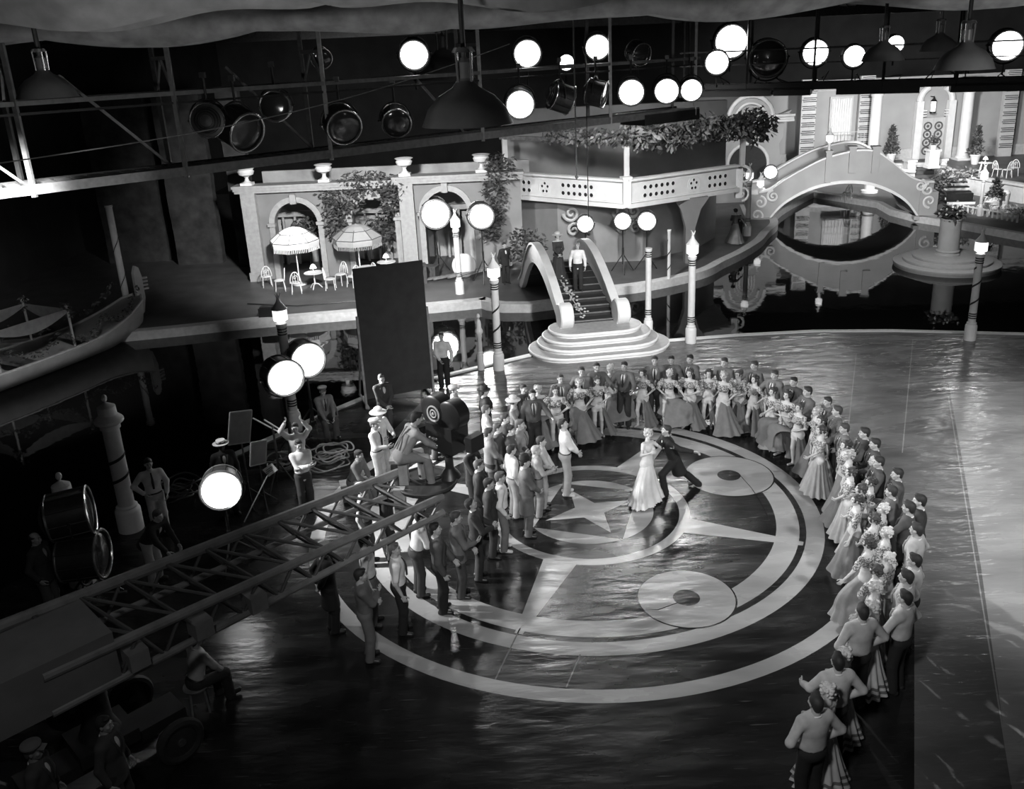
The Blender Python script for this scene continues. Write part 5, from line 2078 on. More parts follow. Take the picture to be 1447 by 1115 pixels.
def bounds(prims, pad):
    lo, hi = np.full(3, 1e9), np.full(3, -1e9)
    for p in prims:
        if p[0] == 'c':
            r = max(p[3], p[4])
            for q in (p[1], p[2]):
                lo, hi = np.minimum(lo, q - r), np.maximum(hi, q + r)
        else:
            r = p[2].max()
            lo, hi = np.minimum(lo, p[1] - r), np.maximum(hi, p[1] + r)
    return lo - pad, hi + pad


def surface(f, lo, hi, h):
    """closed quad surface of a distance field (one vertex per crossed cell)"""
    n = np.ceil((hi - lo) / h).astype(int) + 1
    ax = [lo[i] + h * np.arange(n[i]) for i in range(3)]
    P = np.stack(np.meshgrid(*ax, indexing='ij'), -1).reshape(-1, 3)
    D = f(P).reshape(n)
    S = D < 0
    m = n - 1
    acc = np.zeros(tuple(m) + (3,))
    cnt = np.zeros(tuple(m))
    for axis in range(3):
        o = [i for i in range(3) if i != axis]
        for u in (0, 1):
            for v in (0, 1):
                s0, s1 = [None] * 3, [None] * 3
                s0[axis], s1[axis] = slice(0, -1), slice(1, None)
                for k, w in zip(o, (u, v)):
                    s0[k] = s1[k] = slice(w, n[k] - 1 + w)
                a, b = D[tuple(s0)], D[tuple(s1)]
                mk = S[tuple(s0)] != S[tuple(s1)]
                t = np.where(mk, a / np.where(mk, a - b, 1), 0)
                acc[..., axis] += mk * t
                acc[..., o[0]] += mk * u
                acc[..., o[1]] += mk * v
                cnt += mk
    act = cnt > 0
    idx = np.full(tuple(m), -1)
    idx[act] = np.arange(act.sum())
    cell = np.argwhere(act)
    V = lo + h * (cell + acc[act] / cnt[act][:, None])
    F = []
    for axis in range(3):
        a, b = [i for i in range(3) if i != axis]
        sl0, sl1 = [slice(1, -1)] * 3, [slice(1, -1)] * 3
        sl0[axis], sl1[axis] = slice(0, -1), slice(1, None)
        s0, s1 = S[tuple(sl0)], S[tuple(sl1)]
        w = np.argwhere(s0 != s1)
        if not len(w):
            continue
        flip = s0[tuple(w.T)]
        base = w.copy()
        base[:, a] += 1
        base[:, b] += 1
        q = []
        for da, db in ((-1, -1), (0, -1), (0, 0), (-1, 0)):
            c = base.copy()
            c[:, a] += da
            c[:, b] += db
            q.append(idx[tuple(c.T)])
        Q = np.stack(q, 1)
        if axis == 1:
            flip = ~flip
        Q[~flip] = Q[~flip][:, ::-1]
        F.append(Q)
    F = np.concatenate(F)
    return V, F[(F >= 0).all(1)]


def quads(name, V, F, mats, mi=None):
    me = bpy.data.meshes.new(name)
    me.vertices.add(len(V))
    me.vertices.foreach_set('co', np.asarray(V, np.float32).ravel())
    me.loops.add(len(F) * 4)
    me.loops.foreach_set('vertex_index', np.asarray(F, np.int32).ravel())
    me.polygons.add(len(F))
    me.polygons.foreach_set('loop_start', np.arange(0, len(F) * 4, 4, dtype=np.int32))
    me.polygons.foreach_set('use_smooth', np.ones(len(F), bool))
    for m in mats:
        me.materials.append(m)
    if mi is not None:
        me.polygons.foreach_set('material_index', np.asarray(mi, np.int32))
    me.update()
    me.validate()
    return me


def part(name, V, F, mats, parent, mi=None):
    o = bpy.data.objects.new(name, quads(name, V, F, mats, mi))
    COL.objects.link(o)
    o.parent = parent
    return o


# ---- head, hair and hands are modelled once and posed for each person
def make_head(fem):
    j = .9 if fem else 1.0
    pr = [ell((0, -.014, .03), (.074, .094, .088)), ell((0, .018, -.03), (.060 * (.5 + .5 * j), .072, .085)), ell((0, .048, -.088), (.034 * j, .034, .028)),
          cone((0, .088, .006), (0, .107, -.026), .008, .013), cone((-.034, .082, .024), (.034, .082, .024), .011, .011),
          ell((-.04, .06, -.02), (.024, .026, .024)), ell((.04, .06, -.02), (.024, .026, .024)),
          ell((0, .084, -.054), (.022, .011, .006)), ell((0, .083, -.066), (.018, .011, .006)),
          ell((-.076, -.008, -.006), (.010, .020, .032)), ell((.076, -.008, -.006), (.010, .020, .032)),
          cone((0, -.022, -.06), (0, -.04, -.19), .050 * j, .056 * j)]
    base = field(pr, .014)
    eyes = [ell((sx * .031, .079, .004), (.013, .012, .011)) for sx in (-1, 1)]

    def f(P):
        d = base(P)
        for sx in (-1, 1):
            d = np.maximum(d, -(np.linalg.norm(P - A_((sx * .031, .100, .004)), axis=1) - .017))
        for e in eyes:
            d = np.minimum(d, ev(e, P))
        return d
    V, F = surface(f, A_((-.10, -.13, -.22)), A_((.10, .14, .14)), .0085)
    c = V[F].mean(1)
    mi = np.zeros(len(F), int)
    for sx in (-1, 1):
        mi[np.linalg.norm(c - A_((sx * .031, .090, .004)), axis=1) < .0095] = 1
        mi[(abs(c[:, 0] - sx * .032) < .020) & (abs(c[:, 2] - .033) < .0042) & (c[:, 1] > .075)] = 1
    mi[(abs(c[:, 0]) < .02) & (abs(c[:, 2] + .060) < .009) & (c[:, 1] > .085)] = 2
    return V, F, mi


def make_hair(style):
    sk = [ell((0, -.018, .033), (.080, .100, .093))]
    if style == 'short':
        sk += [ell((0, -.06, -.02), (.064, .046, .075)), ell((.015, .045, .105), (.05, .04, .02))]
        cut = lambda P: -(P[:, 2] - np.where(P[:, 1] > .02, .004 + .75 * P[:, 1], .019 + 1.15 * (P[:, 1] - .02))) * .7
        return surface(field(sk, .02, [cut]), A_((-.12, -.16, -.12)), A_((.12, .13, .17)), .010)
    if style == 'bald':
        cut = lambda P: np.maximum(-(P[:, 2] - .012 - .66 * P[:, 1]) * .8, P[:, 2] - .06 + .3 * P[:, 1])
        return surface(field(sk, .02, [cut]), A_((-.12, -.16, -.12)), A_((.12, .13, .17)), .010)
    r = np.random.default_rng(3 if style == 'wavy' else 5)
    for i in range(40):
        a = r.uniform(-PI * .78, PI * .78) - PI / 2
        z = r.uniform(-.08, .11)
        rr = math.sqrt(max(.05, 1 - ((z - .03) / .12) ** 2))
        sk.append(ell((.092 * rr * math.cos(a), -.02 + .108 * rr * math.sin(a), z), (.021, .021, .020)))
    if style == 'bun':
        sk.append(ell((0, -.12, .02), (.05, .045, .05)))
    cut = lambda P: -np.maximum(np.maximum(abs(P[:, 0]) - .066, P[:, 2] - .068), .045 - P[:, 1])
    return surface(field(sk, .014, [cut]), A_((-.15, -.19, -.14)), A_((.15, .14, .18)), .011)


def make_hand(curl):
    """right hand, fingers along +y, palm facing -z, thumb on the -x side"""
    pr = [cone((-.022, .02, 0), (-.026, .085, 0), .016, .013), cone((.022, .02, 0), (.024, .080, 0), .016, .012), cone((0, .0, 0), (0, .085, 0), .018, .014), cone((0, -.06, 0), (0, .01, 0), .025, .022)]
    for i, (x, L) in enumerate(((-.030, .070), (-.010, .080), (.010, .074), (.029, .058))):
        p = A_((x, .085 - .006 * (i == 3), 0))
        ang = .15
        sp_ = (i - 1.5) * .06
        for k, l in enumerate((.45, .32, .25)):
            ang += curl * (1 + .12 * i)
            q = p + L * l * A_((math.sin(sp_), math.cos(ang), -math.sin(ang)))
            pr.append(cone(p, q, .0085 - .0008 * k, .008 - .0008 * k))
            p = q
    p = A_((-.024, .02, -.004))
    for k, (dx, dy, dz, r0, r1) in enumerate(((-.030, .026, -.012, .013, .0105), (-.012, .030, -.010 - .012 * curl, .0105, .009), (-.002, .024, -.012 * curl - .004, .009, .0075))):
        q = p + A_((dx, dy, dz))
        pr.append(cone(p, q, r0, r1))
        p = q
    lo_, hi_ = bounds(pr, .012)
    return surface(field(pr, .007), lo_, hi_, .0065)


HEAD = {0: make_head(0), 1: make_head(1)}
HAIR = {k: make_hair(k) for k in ('short', 'bald', 'wavy', 'bun')}
HAND = {'relax': make_hand(.28), 'grip': make_hand(.75), 'flat': make_hand(.08)}


def rot(ax, deg):
    a = math.radians(deg)
    c, s = math.cos(a), math.sin(a)
    return A_({'x': [[1, 0, 0], [0, c, -s], [0, s, c]], 'y': [[c, 0, s], [0, 1, 0], [-s, 0, c]], 'z': [[c, -s, 0], [s, c, 0], [0, 0, 1]]}[ax])


def ik(a, t, l1, l2, pole):
    d = t - a
    L = min(np.linalg.norm(d), .995 * (l1 + l2))
    d = norm(d)
    x = (l1 * l1 - l2 * l2 + L * L) / (2 * L)
    hh = math.sqrt(max(l1 * l1 - x * x, 0))
    p = A_(pole, float)
    p = norm(p - d * (p @ d))
    return a + d * x + p * hh, a + d * L


ARM = {  # wrist and elbow direction for the right arm in the torso frame of a 1.78 m figure
    'down': ((.27, .05, .90), (.4, -1, 0)), 'hip': ((.20, .05, 1.02), (1, -.5, 0)), 'pocket': ((.24, .07, .93), (.7, -1, 0)),
    'cross': ((-.07, .23, 1.17), (.8, .0, -1)), 'crossl': ((-.09, .25, 1.20), (.8, .0, -1)), 'clasp': ((.03, .26, .99), (.9, -.2, -.3)), 'chin': ((.05, .20, 1.43), (.3, .2, -1)),
    'fwd': ((.16, .50, 1.22), (.5, -.2, -1)), 'reach': ((.10, .55, 1.30), (.5, -.2, -1)), 'out': ((.56, .16, 1.02), (.2, -.6, -.8)), 'outhi': ((.60, .10, 1.25), (.2, -.6, -.8)),
    'up': ((.20, .20, 1.86), (1, .2, 0)), 'behind': ((.08, -.17, 1.0), (1, -.6, 0)), 'paper': ((.08, .32, 1.14), (.8, -.3, -1)), 'around': ((.36, .42, 1.18), (.6, 0, -1)),
    'lap': ((.12, .40, 1.02), (.8, -.2, -.3)), 'flare': ((.50, -.10, 1.0), (.3, -.6, -.5)), 'waist': ((.12, .16, 1.08), (1, -.1, -.2)), 'embrace': ((.10, .46, 1.30), (.7, 0, -.8)),
    'high': ((.42, .42, 1.50), (.4, 0, -1))}
_cl = {}


def cloth(v, pat=None):
    v = round(v, 2)
    if pat == 'floral':
        return mat('floral_cloth', v, .8, scale=38, mix2=v * .25)
    if pat == 'sheen':
        return mat('satin_cloth', v, .35, noise=.12, scale=5)
    return mat('cloth', v, .85, noise=.14, scale=7, bump=.25)


def person(loc, face, label, h=1.76, fem=False, top='jacket', topv=.05, botv=.05, shirt=.6, hair=.02, hstyle=None, skin=SKINV, hat=None, hatv=.05, tie=None, shoes=.02,
           L='down', R='down', lean=0, side=0, twist=0, head=(0, 0), legs='stand', hip=None, bottom='trousers', skirt=None, res=.021, group=None, hands=('relax', 'relax'), pelvis=0):
    """one figure: continuous body with head and hands; clothes, hair and hat are its parts"""
    s = h / 1.78
    root = thing('person', label, 'person', tuple(loc), -math.radians(face), group)
    Rt = rot('z', -twist) @ rot('y', side) @ rot('x', -lean)
    hz = {'stand': .950, 'sit': .56, 'stride': .90, 'squat': .42, 'contra': .94, 'step': .93, 'lunge': .84}[legs] if hip is None else hip
    H0 = A_((0, 0, hz * s))
    X, Y, Z = Rt[:, 0], Rt[:, 1], Rt[:, 2]

    def T(x, y, z):
        return H0 + Rt @ A_((x, y, z)) * s
    sw = .158 if fem else .185
    neck = T(0, -.012, .548)
    Rh = Rt @ rot('x', lean * .75) @ rot('z', -head[0]) @ rot('x', -head[1])
    hc = neck + (Rh @ A_((0, .02, .148))) * s
    shl = {1: T(sw, 0, .475), -1: T(-sw, 0, .475)}
    hj = {i: H0 + A_((i * .088, 0, -.035)) * s for i in (1, -1)}
    FT = {'stand': ((.10, .0, .075), (-.10, .0, .075)), 'contra': ((.09, .10, .08), (-.10, -.02, .075)), 'stride': ((.09, .26, .09), (-.09, -.24, .11)), 'step': ((.09, .16, .09), (-.10, -.10, .09)),
          'sit': ((.13, .46, .09), (-.13, .42, .09)), 'squat': ((.15, .16, .09), (-.14, .08, .09)), 'lunge': ((.10, -.55, .12), (-.10, .22, .09))}[legs]
    kn, an = {}, {}
    for i, t in zip((1, -1), FT):
        kn[i], an[i] = ik(hj[i], A_(t) * s, .425 * s, .42 * s, (i * .15, 1, 0))
    el, wr = {}, {}
    for i, a in ((1, R), (-1, L)):
        w, pl = ARM[a] if isinstance(a, str) else a
        w = A_(w, float) - A_((0, 0, .945))
        if i < 0:
            w = w * A_((-1, 1, 1))
            pl = A_(pl) * A_((-1, 1, 1))
        el[i], wr[i] = ik(shl[i], T(*w), .295 * s, .255 * s, Rt @ A_(pl, float))
    am = .84 if fem else 1.0

    def torso(o):
        if fem:
            return [ell(T(0, .0, .37), ((.145 + o) * s, (.10 + o) * s, (.17 + o) * s), Rt), cone(T(-sw * .75, 0, .46), T(sw * .75, 0, .46), (.052 + o) * s, (.052 + o) * s),
                    cone(T(0, 0, .03), T(0, 0, .30), (.135 + o) * s, (.118 + o) * s, .74, Y), ell(T(-.066, .085, .345), ((.058 + o) * s,) * 3), ell(T(.066, .085, .345), ((.058 + o) * s,) * 3)]
        return [ell(T(0, .005, .36), ((.172 + o) * s, (.118 + o) * s, (.19 + o) * s), Rt), cone(T(-sw * .8, -.005, .465), T(sw * .8, -.005, .465), (.064 + o) * s, (.064 + o) * s),
                cone(T(0, .005, .03), T(0, .005, .30), (.145 + o) * s, (.152 + o) * s, .72, Y)]

    def pelv(o):
        return [ell(H0 + A_((0, -.008, -.02)) * s, ((.165 + o + .01 * fem) * s, (.120 + o) * s, (.125 + o) * s))]

    def arms(o, upto=1.0, upper=1.0):
        out = []
        for i in (1, -1):
            out.append(cone(shl[i], shl[i] + (el[i] - shl[i]) * upper, (.052 * am + o) * s, (.041 * am + o) * s))
            if upto > 0:
                out.append(cone(el[i], el[i] + (wr[i] - el[i]) * upto, (.041 * am + o) * s, (.029 * am + o) * s))
        return out

    def legp(o, flare=0.0, low=0.0):
        out = []
        for i in (1, -1):
            out += [cone(hj[i], kn[i], (.085 + o) * s, (.056 + o + flare * .4) * s), cone(kn[i], an[i] + (an[i] - kn[i]) * low, (.055 + o + flare * .4) * s, (.037 + o + flare) * s)]
            if not flare:
                out.append(ell(kn[i] * .68 + an[i] * .32 - A_((0, .018, 0)) * s, (.05 * s, .054 * s, .11 * s)))
        return out
    foot = {}
    for i in (1, -1):
        a = math.radians(12) * i
        d = norm((an[i] - kn[i]))
        fw = A_((math.sin(a), math.cos(a), 0))
        fw = norm(fw - d * (fw @ d) * .8)
        low = an[i] + d * .035 * s
        foot[i] = (low - fw * .045 * s, low + fw * .15 * s)
    pr = torso(0) + pelv(0) + arms(0) + legp(0) + [cone(neck - Z * .03 * s, neck + (hc - neck) * .55, .054 * (.92 if fem else 1) * s, .05 * (.92 if fem else 1) * s)]
    for i in (1, -1):
        pr += [cone(an[i], foot[i][0], .034 * s, .032 * s), cone(foot[i][0], foot[i][1], .034 * s, .028 * s)]
    lo_, hi_ = bounds(pr, .03)
    V, F = surface(field(pr, .035 * s), lo_, hi_, res)
    VV, FF, MI = [V], [F], [np.zeros(len(F), int)]
    n = len(V)
    hV, hF, hM = HEAD[1 if fem else 0]
    VV.append(hc + (hV * s) @ Rh.T)
    FF.append(hF + n)
    MI.append(hM)
    n += len(hV)
    for i, kind in ((1, hands[1]), (-1, hands[0])):
        d = norm(wr[i] - el[i])
        u = Rt @ A_((0, .55, .8)) if abs(d @ Z) < .75 else Y
        tx = norm(u - d * (u @ d))          # thumb side
        xx = -tx * 1.0
        zz = np.cross(xx, d)
        hv, hf = HAND[kind]
        q = hv.copy()
        if i < 0:
            q[:, 2] *= -1
        hs = s * (.92 if fem else 1.05)
        VV.append(wr[i] + q[:, :1] * hs * xx + (q[:, 1:2] + .015) * hs * d + q[:, 2:3] * hs * zz)
        FF.append((hf if i > 0 else hf[:, ::-1]) + n)
        MI.append(np.zeros(len(hf), int))
        n += len(hv)
    part('body', np.concatenate(VV), np.concatenate(FF), [mat('skin', skin, .55, noise=.06), mat('eye_dark', .03, .4, noise=0), mat('lips', skin * .45, .5, noise=0)], root, np.concatenate(MI))
    # hair and hat
    hs_ = hstyle or ('wavy' if fem else 'short')
    if hs_ != 'none':
        V, F = HAIR[hs_]
        part('hair', hc + (V * s * 1.02) @ Rh.T, F, [mat('hair', hair, .7, noise=.3, scale=60)], root)
    if hat:
        b = MB()
        M3 = Matrix(Rh.tolist())
        c0 = Vector(hc + Rh @ A_((0, -.015, .055)) * s)
        pf = {'fedora': [(.17, 0), (.175, .006), (.10, .015), (.095, .09), (.07, .125), (.03, .11), (0, .11)], 'bowler': [(.14, .015), (.145, .022), (.105, .012), (.104, .06), (.085, .11), (.04, .135), (0, .14)],
              'straw': [(.17, 0), (.172, .01), (.098, .012), (.096, .085), (0, .088)], 'cap': [(.098, .0), (.125, .05), (.12, .07), (.06, .09), (0, .092)], 'sun': [(.20, -.02), (.2, -.01), (.105, .02), (.1, .08), (.06, .11), (0, .115)]}[hat]
        b.lathe([(r * s, z * s) for r, z in pf], c0, 20, M3)
        if hat == 'cap':
            b.box(c0 + M3 @ Vector((0, .12 * s, .0)), (.12 * s, .09 * s, .012), R=M3 @ Matrix.Rotation(-.25, 3, 'X'))
        ho = b.build('hat', mat('felt', hatv, .85, noise=.1), root)
        if hat in ('straw', 'fedora'):
            b = MB()
            b.lathe([(.101 * s, .014 * s), (.101 * s, .04 * s)], c0, 20, M3)
            b.build('hat_band', BLACK, ho)
    # shoes
    for i in (1, -1):
        sh = [cone(foot[i][0], foot[i][1], .045 * s, .038 * s), cone(an[i] + (foot[i][0] - an[i]) * .3, foot[i][0], .045 * s, .045 * s)]
        if fem:
            sh = [cone(foot[i][0], foot[i][1], .038 * s, .033 * s)]
        l2, h2 = bounds(sh, .03)
        zlow = min(foot[i][0][2], foot[i][1][2]) - .042 * s
        V, F = surface(field(sh, .02, [lambda P, z=zlow: z - P[:, 2]]), l2, h2, .016)
        part('shoe', V, F, [mat('leather', shoes, .4, noise=.1)], root)

    def gar(name, pr, m, cuts=(), k=.03):
        l2, h2 = bounds(pr, .035)
        V, F = surface(field(pr, k * s, cuts), l2, h2, res)
        return part(name, V, F, [m], root)
    up = lambda z: (lambda P, c=T(0, 0, z): -((P - c) @ Z))       # keep above
    dn = lambda z: (lambda P, c=T(0, 0, z): (P - c) @ Z)          # keep below
    if bottom == 'trousers' or bottom == 'overalls':
        pr = pelv(.018) + legp(.016, .026, .35) + [cone(T(0, .005, .0), T(0, .005, .10), .155 * s, .156 * s, .75, Y)]
        cuts = [dn(.13)]
        if legs in ('stand', 'contra', 'step'):
            cuts.append(lambda P: .035 * s - P[:, 2])
        gar('trousers', pr, cloth(botv), cuts)
    if bottom == 'overalls':
        gar('bib', torso(.024), cloth(botv), [dn(.40), up(.05), lambda P: abs((P - T(0, 0, 0)) @ X) - .14 * s])
        b = MB()
        for i in (1, -1):
            pts = [T(i * .09, .16, .38), T(i * .10, .13, .47), T(i * .09, .03, .55), T(i * .06, -.11, .48), T(i * .02, -.155, .30), T(i * .05, -.15, .08)]
            b.tube([Vector(p) for p in pts], .016, 6)
        b.build('strap', cloth(botv), root)
    if top in ('shirt', 'short', 'jacket', 'sweater', 'mess', 'coat', 'bolero'):
        sv = shirt if top in ('jacket', 'mess', 'coat', 'bolero') else topv
        o = .022 if top == 'sweater' else .013
        sl = dict(upto=0, upper=.8) if top == 'short' else dict(upto=.93)
        pr = torso(o) + arms(o + .004, **sl) + [cone(T(0, .005, -.03 if top != 'sweater' else -.06), T(0, .005, .1), (.158 + (.01 if top == 'sweater' else 0)) * s, .15 * s, .75, Y)]
        if top in ('jacket', 'mess', 'coat', 'bolero'):
            pr = torso(o) + arms(.006, upto=.5) + [cone(T(0, .005, 0), T(0, .005, .1), .155 * s, .15 * s, .75, Y)]
        gar('sweater' if top == 'sweater' else 'shirt', pr, cloth(sv))
        b = MB()
        cp = [Vector(neck - Z * .02 * s + (X * math.cos(a) + Y * math.sin(a)) * .064 * s + Z * (-.02 * math.sin(a)) * s) for a in np.linspace(0, 2 * PI, 16, endpoint=False)]
        b.tube(cp, .016 * s, 6, closed=True)
        b.build('collar', cloth(shirt if top != 'shirt' and top != 'short' else topv), root)
    if top in ('jacket', 'mess', 'coat', 'bolero'):
        lowz = {'jacket': -.17, 'coat': -.42, 'mess': .05, 'bolero': .08}[top]
        pr = torso(.030) + arms(.019, upto=.92)
        if lowz < 0:
            pr.append(cone(T(0, .0, .12), T(0, 0, lowz), .168 * s, (.195 if top == 'jacket' else .21) * s, .78, Y))
        else:
            pr.append(cone(T(0, .0, .2), T(0, 0, lowz), .168 * s, .168 * s, .76, Y))
        wedge = cone(T(0, .17, .56), T(0, .185, .16), .085 * s, .015 * s)
        if top == 'mess':
            wedge = cone(T(0, .17, .56), T(0, .19, .02), .085 * s, .05 * s)
        gar('jacket', pr, cloth(topv), [lambda P: -ev(wedge, P), up(lowz)])
        b = MB()
        for i in (1, -1):
            pts = [T(i * .062, .01, .565), T(i * .085, .125, .48), T(i * .07, .158, .38), T(i * .03, .162, .22)]
            b.tube([Vector(p) for p in pts], [.014 * s, .022 * s, .02 * s, .008 * s], 6)
        b.build('lapel', cloth(max(.012, topv * .85)), root)
    if tie is not None:
        b = MB()
        yf = .150 if top in ('shirt', 'short', 'sweater') else .142
        pts = [T(0, .085, .52), T(0, yf - .015, .44), T(0, yf + .002, .33), T(0, yf + .004, .18)]
        b.tube([Vector(p) for p in pts], [.014 * s, .018 * s, .026 * s, .02 * s], 6)
        b.build('tie', cloth(tie), root)
    if top in ('shirt', 'short') and bottom == 'trousers':
        b = MB()
        b.tube([Vector(T(.160 * math.cos(a), .005 + .122 * math.sin(a), .055)) for a in np.linspace(0, 2 * PI, 20, endpoint=False)], .017 * s, 6, closed=True)
        b.build('belt', BLACK, root)
    if top == 'ruffle':       # dancer's floral top with ruffled sleeves, bare midriff and light hip panel
        pr = torso(.012)
        gar('bodice', pr, cloth(topv, 'floral'), [dn(.47), up(.24)])
        r = np.random.default_rng(int(h * 1000) % 97)
        for i in (1, -1):
            pr = []
            for k in range(9):
                u = k / 8
                c_ = shl[i] * (1 - u * .7) + el[i] * (u * .7)
                pr.append(ell(c_ + r.normal(size=3) * .022 * s, (.062 * s, .062 * s, .05 * s)))
            gar('ruffle_sleeve', pr, cloth(topv * 1.05, 'floral'), k=.012)
        gar('hip_panel', pelv(.02) + [cone(T(0, 0, -.02), T(0, 0, .12), .152 * s, .14 * s, .76, Y)] + [cone(hj[i], hj[i] + (kn[i] - hj[i]) * .30, .10 * s, .092 * s) for i in (1, -1)], cloth(.50))
    if top == 'dress':
        gar('bodice', torso(.012) + pelv(.014) + (arms(.01, upto=0, upper=.5) if topv > .3 else arms(.012, upto=.9)), cloth(topv), [dn(.49)])
    if skirt:
        skirt_mesh(root, T, H0, s, **skirt)
    return root


def skirt_mesh(root, T, H0, s, v=.12, w=.15, hem=.10, flare=.55, pull=(0, 0), pleats=13, amp=.06, a0=0.0, a1=2 * PI, bands=0, top=.06, lift=0.0, pat=None, ruff=0.0, name='skirt'):
    """long skirt falling from the waist; pull drags the cloth sideways to the hand that spreads it"""
    nz, na = 18, 96
    V = []
    z0 = H0[2] + top * s
    for i in range(nz + 1):
        u = i / nz
        z = z0 + (hem * s - z0) * u
        for j in range(na + 1):
            a = a0 + (a1 - a0) * j / na
            r = w * s * (1 + .18 * math.sin(min(1, u * 3) * PI / 2)) + flare * s * u ** 1.5
            r *= 1 + amp * u ** .6 * math.sin(pleats * a + 1.3 * math.sin(a * 2)) + ruff * max(0, u - .8) * math.sin(pleats * 3 * a)
            x, y = r * math.cos(a), r * math.sin(a) * .86
            k = math.sin(min(1, u * 1.25) * PI * .72)
            side_ = max(0, (math.cos(a) * pull[0] + math.sin(a) * pull[1]) / (math.hypot(*pull) + 1e-6)) ** 1.5
            zz = z + lift * s * side_ * k
            V.append((x + pull[0] * s * side_ * k, y + pull[1] * s * side_ * k, zz))
    F = [(i * (na + 1) + j, (i + 1) * (na + 1) + j, (i + 1) * (na + 1) + j + 1, i * (na + 1) + j + 1) for i in range(nz) for j in range(na)]
    mi = None
    mats = [cloth(v, pat)]
    if bands:
        mats.append(cloth(v * .25))
        mi = [1 if (i in (nz - 2,) or (bands > 1 and i == nz - 4)) else 0 for i in range(nz) for j in range(na)]
    return part(name, V, F, mats, root, mi)


COUPLE = G(935, 706)


def look(p, t=COUPLE):
    return math.degrees(math.atan2(t[0] - p[0], t[1] - p[1]))


def at_head(px, py, h, z0=0.0):
    p = G(px, py, h + z0)
    return Vector((p.x, p.y, z0))
# ------------------------------------------------------------------ the dancing couple
person(G(914, 705), 140, 'woman in a pale flowing gown dancing in the middle of the painted floor', h=1.66, fem=True, top='dress', topv=.62, hair=.38, hstyle='wavy', skin=.45, bottom=None,
       L=((.42, .30, 1.32), (.6, -.4, -.6)), R=((.30, .34, 1.30), (.6, -.2, -1)), side=-10, lean=-5, head=(25, -4), legs='step', shoes=.5, res=.018,
       skirt=dict(v=.66, w=.15, hem=.05, flare=.24, pull=(.34, .16), lift=.0, pleats=15, amp=.07, top=-.02, ruff=.3, pat='sheen'))
person(G(951, 694), -98, 'man in black tailcoat lunging as he dances with the woman in the pale gown', h=1.76, top='coat', topv=.012, botv=.012, shirt=.7, hair=.03, skin=.45,
       R='embrace', L=((.42, -.38, 1.12), (.3, -.3, -1)), lean=20, legs='lunge', head=(0, -14), shoes=.01, res=.018)

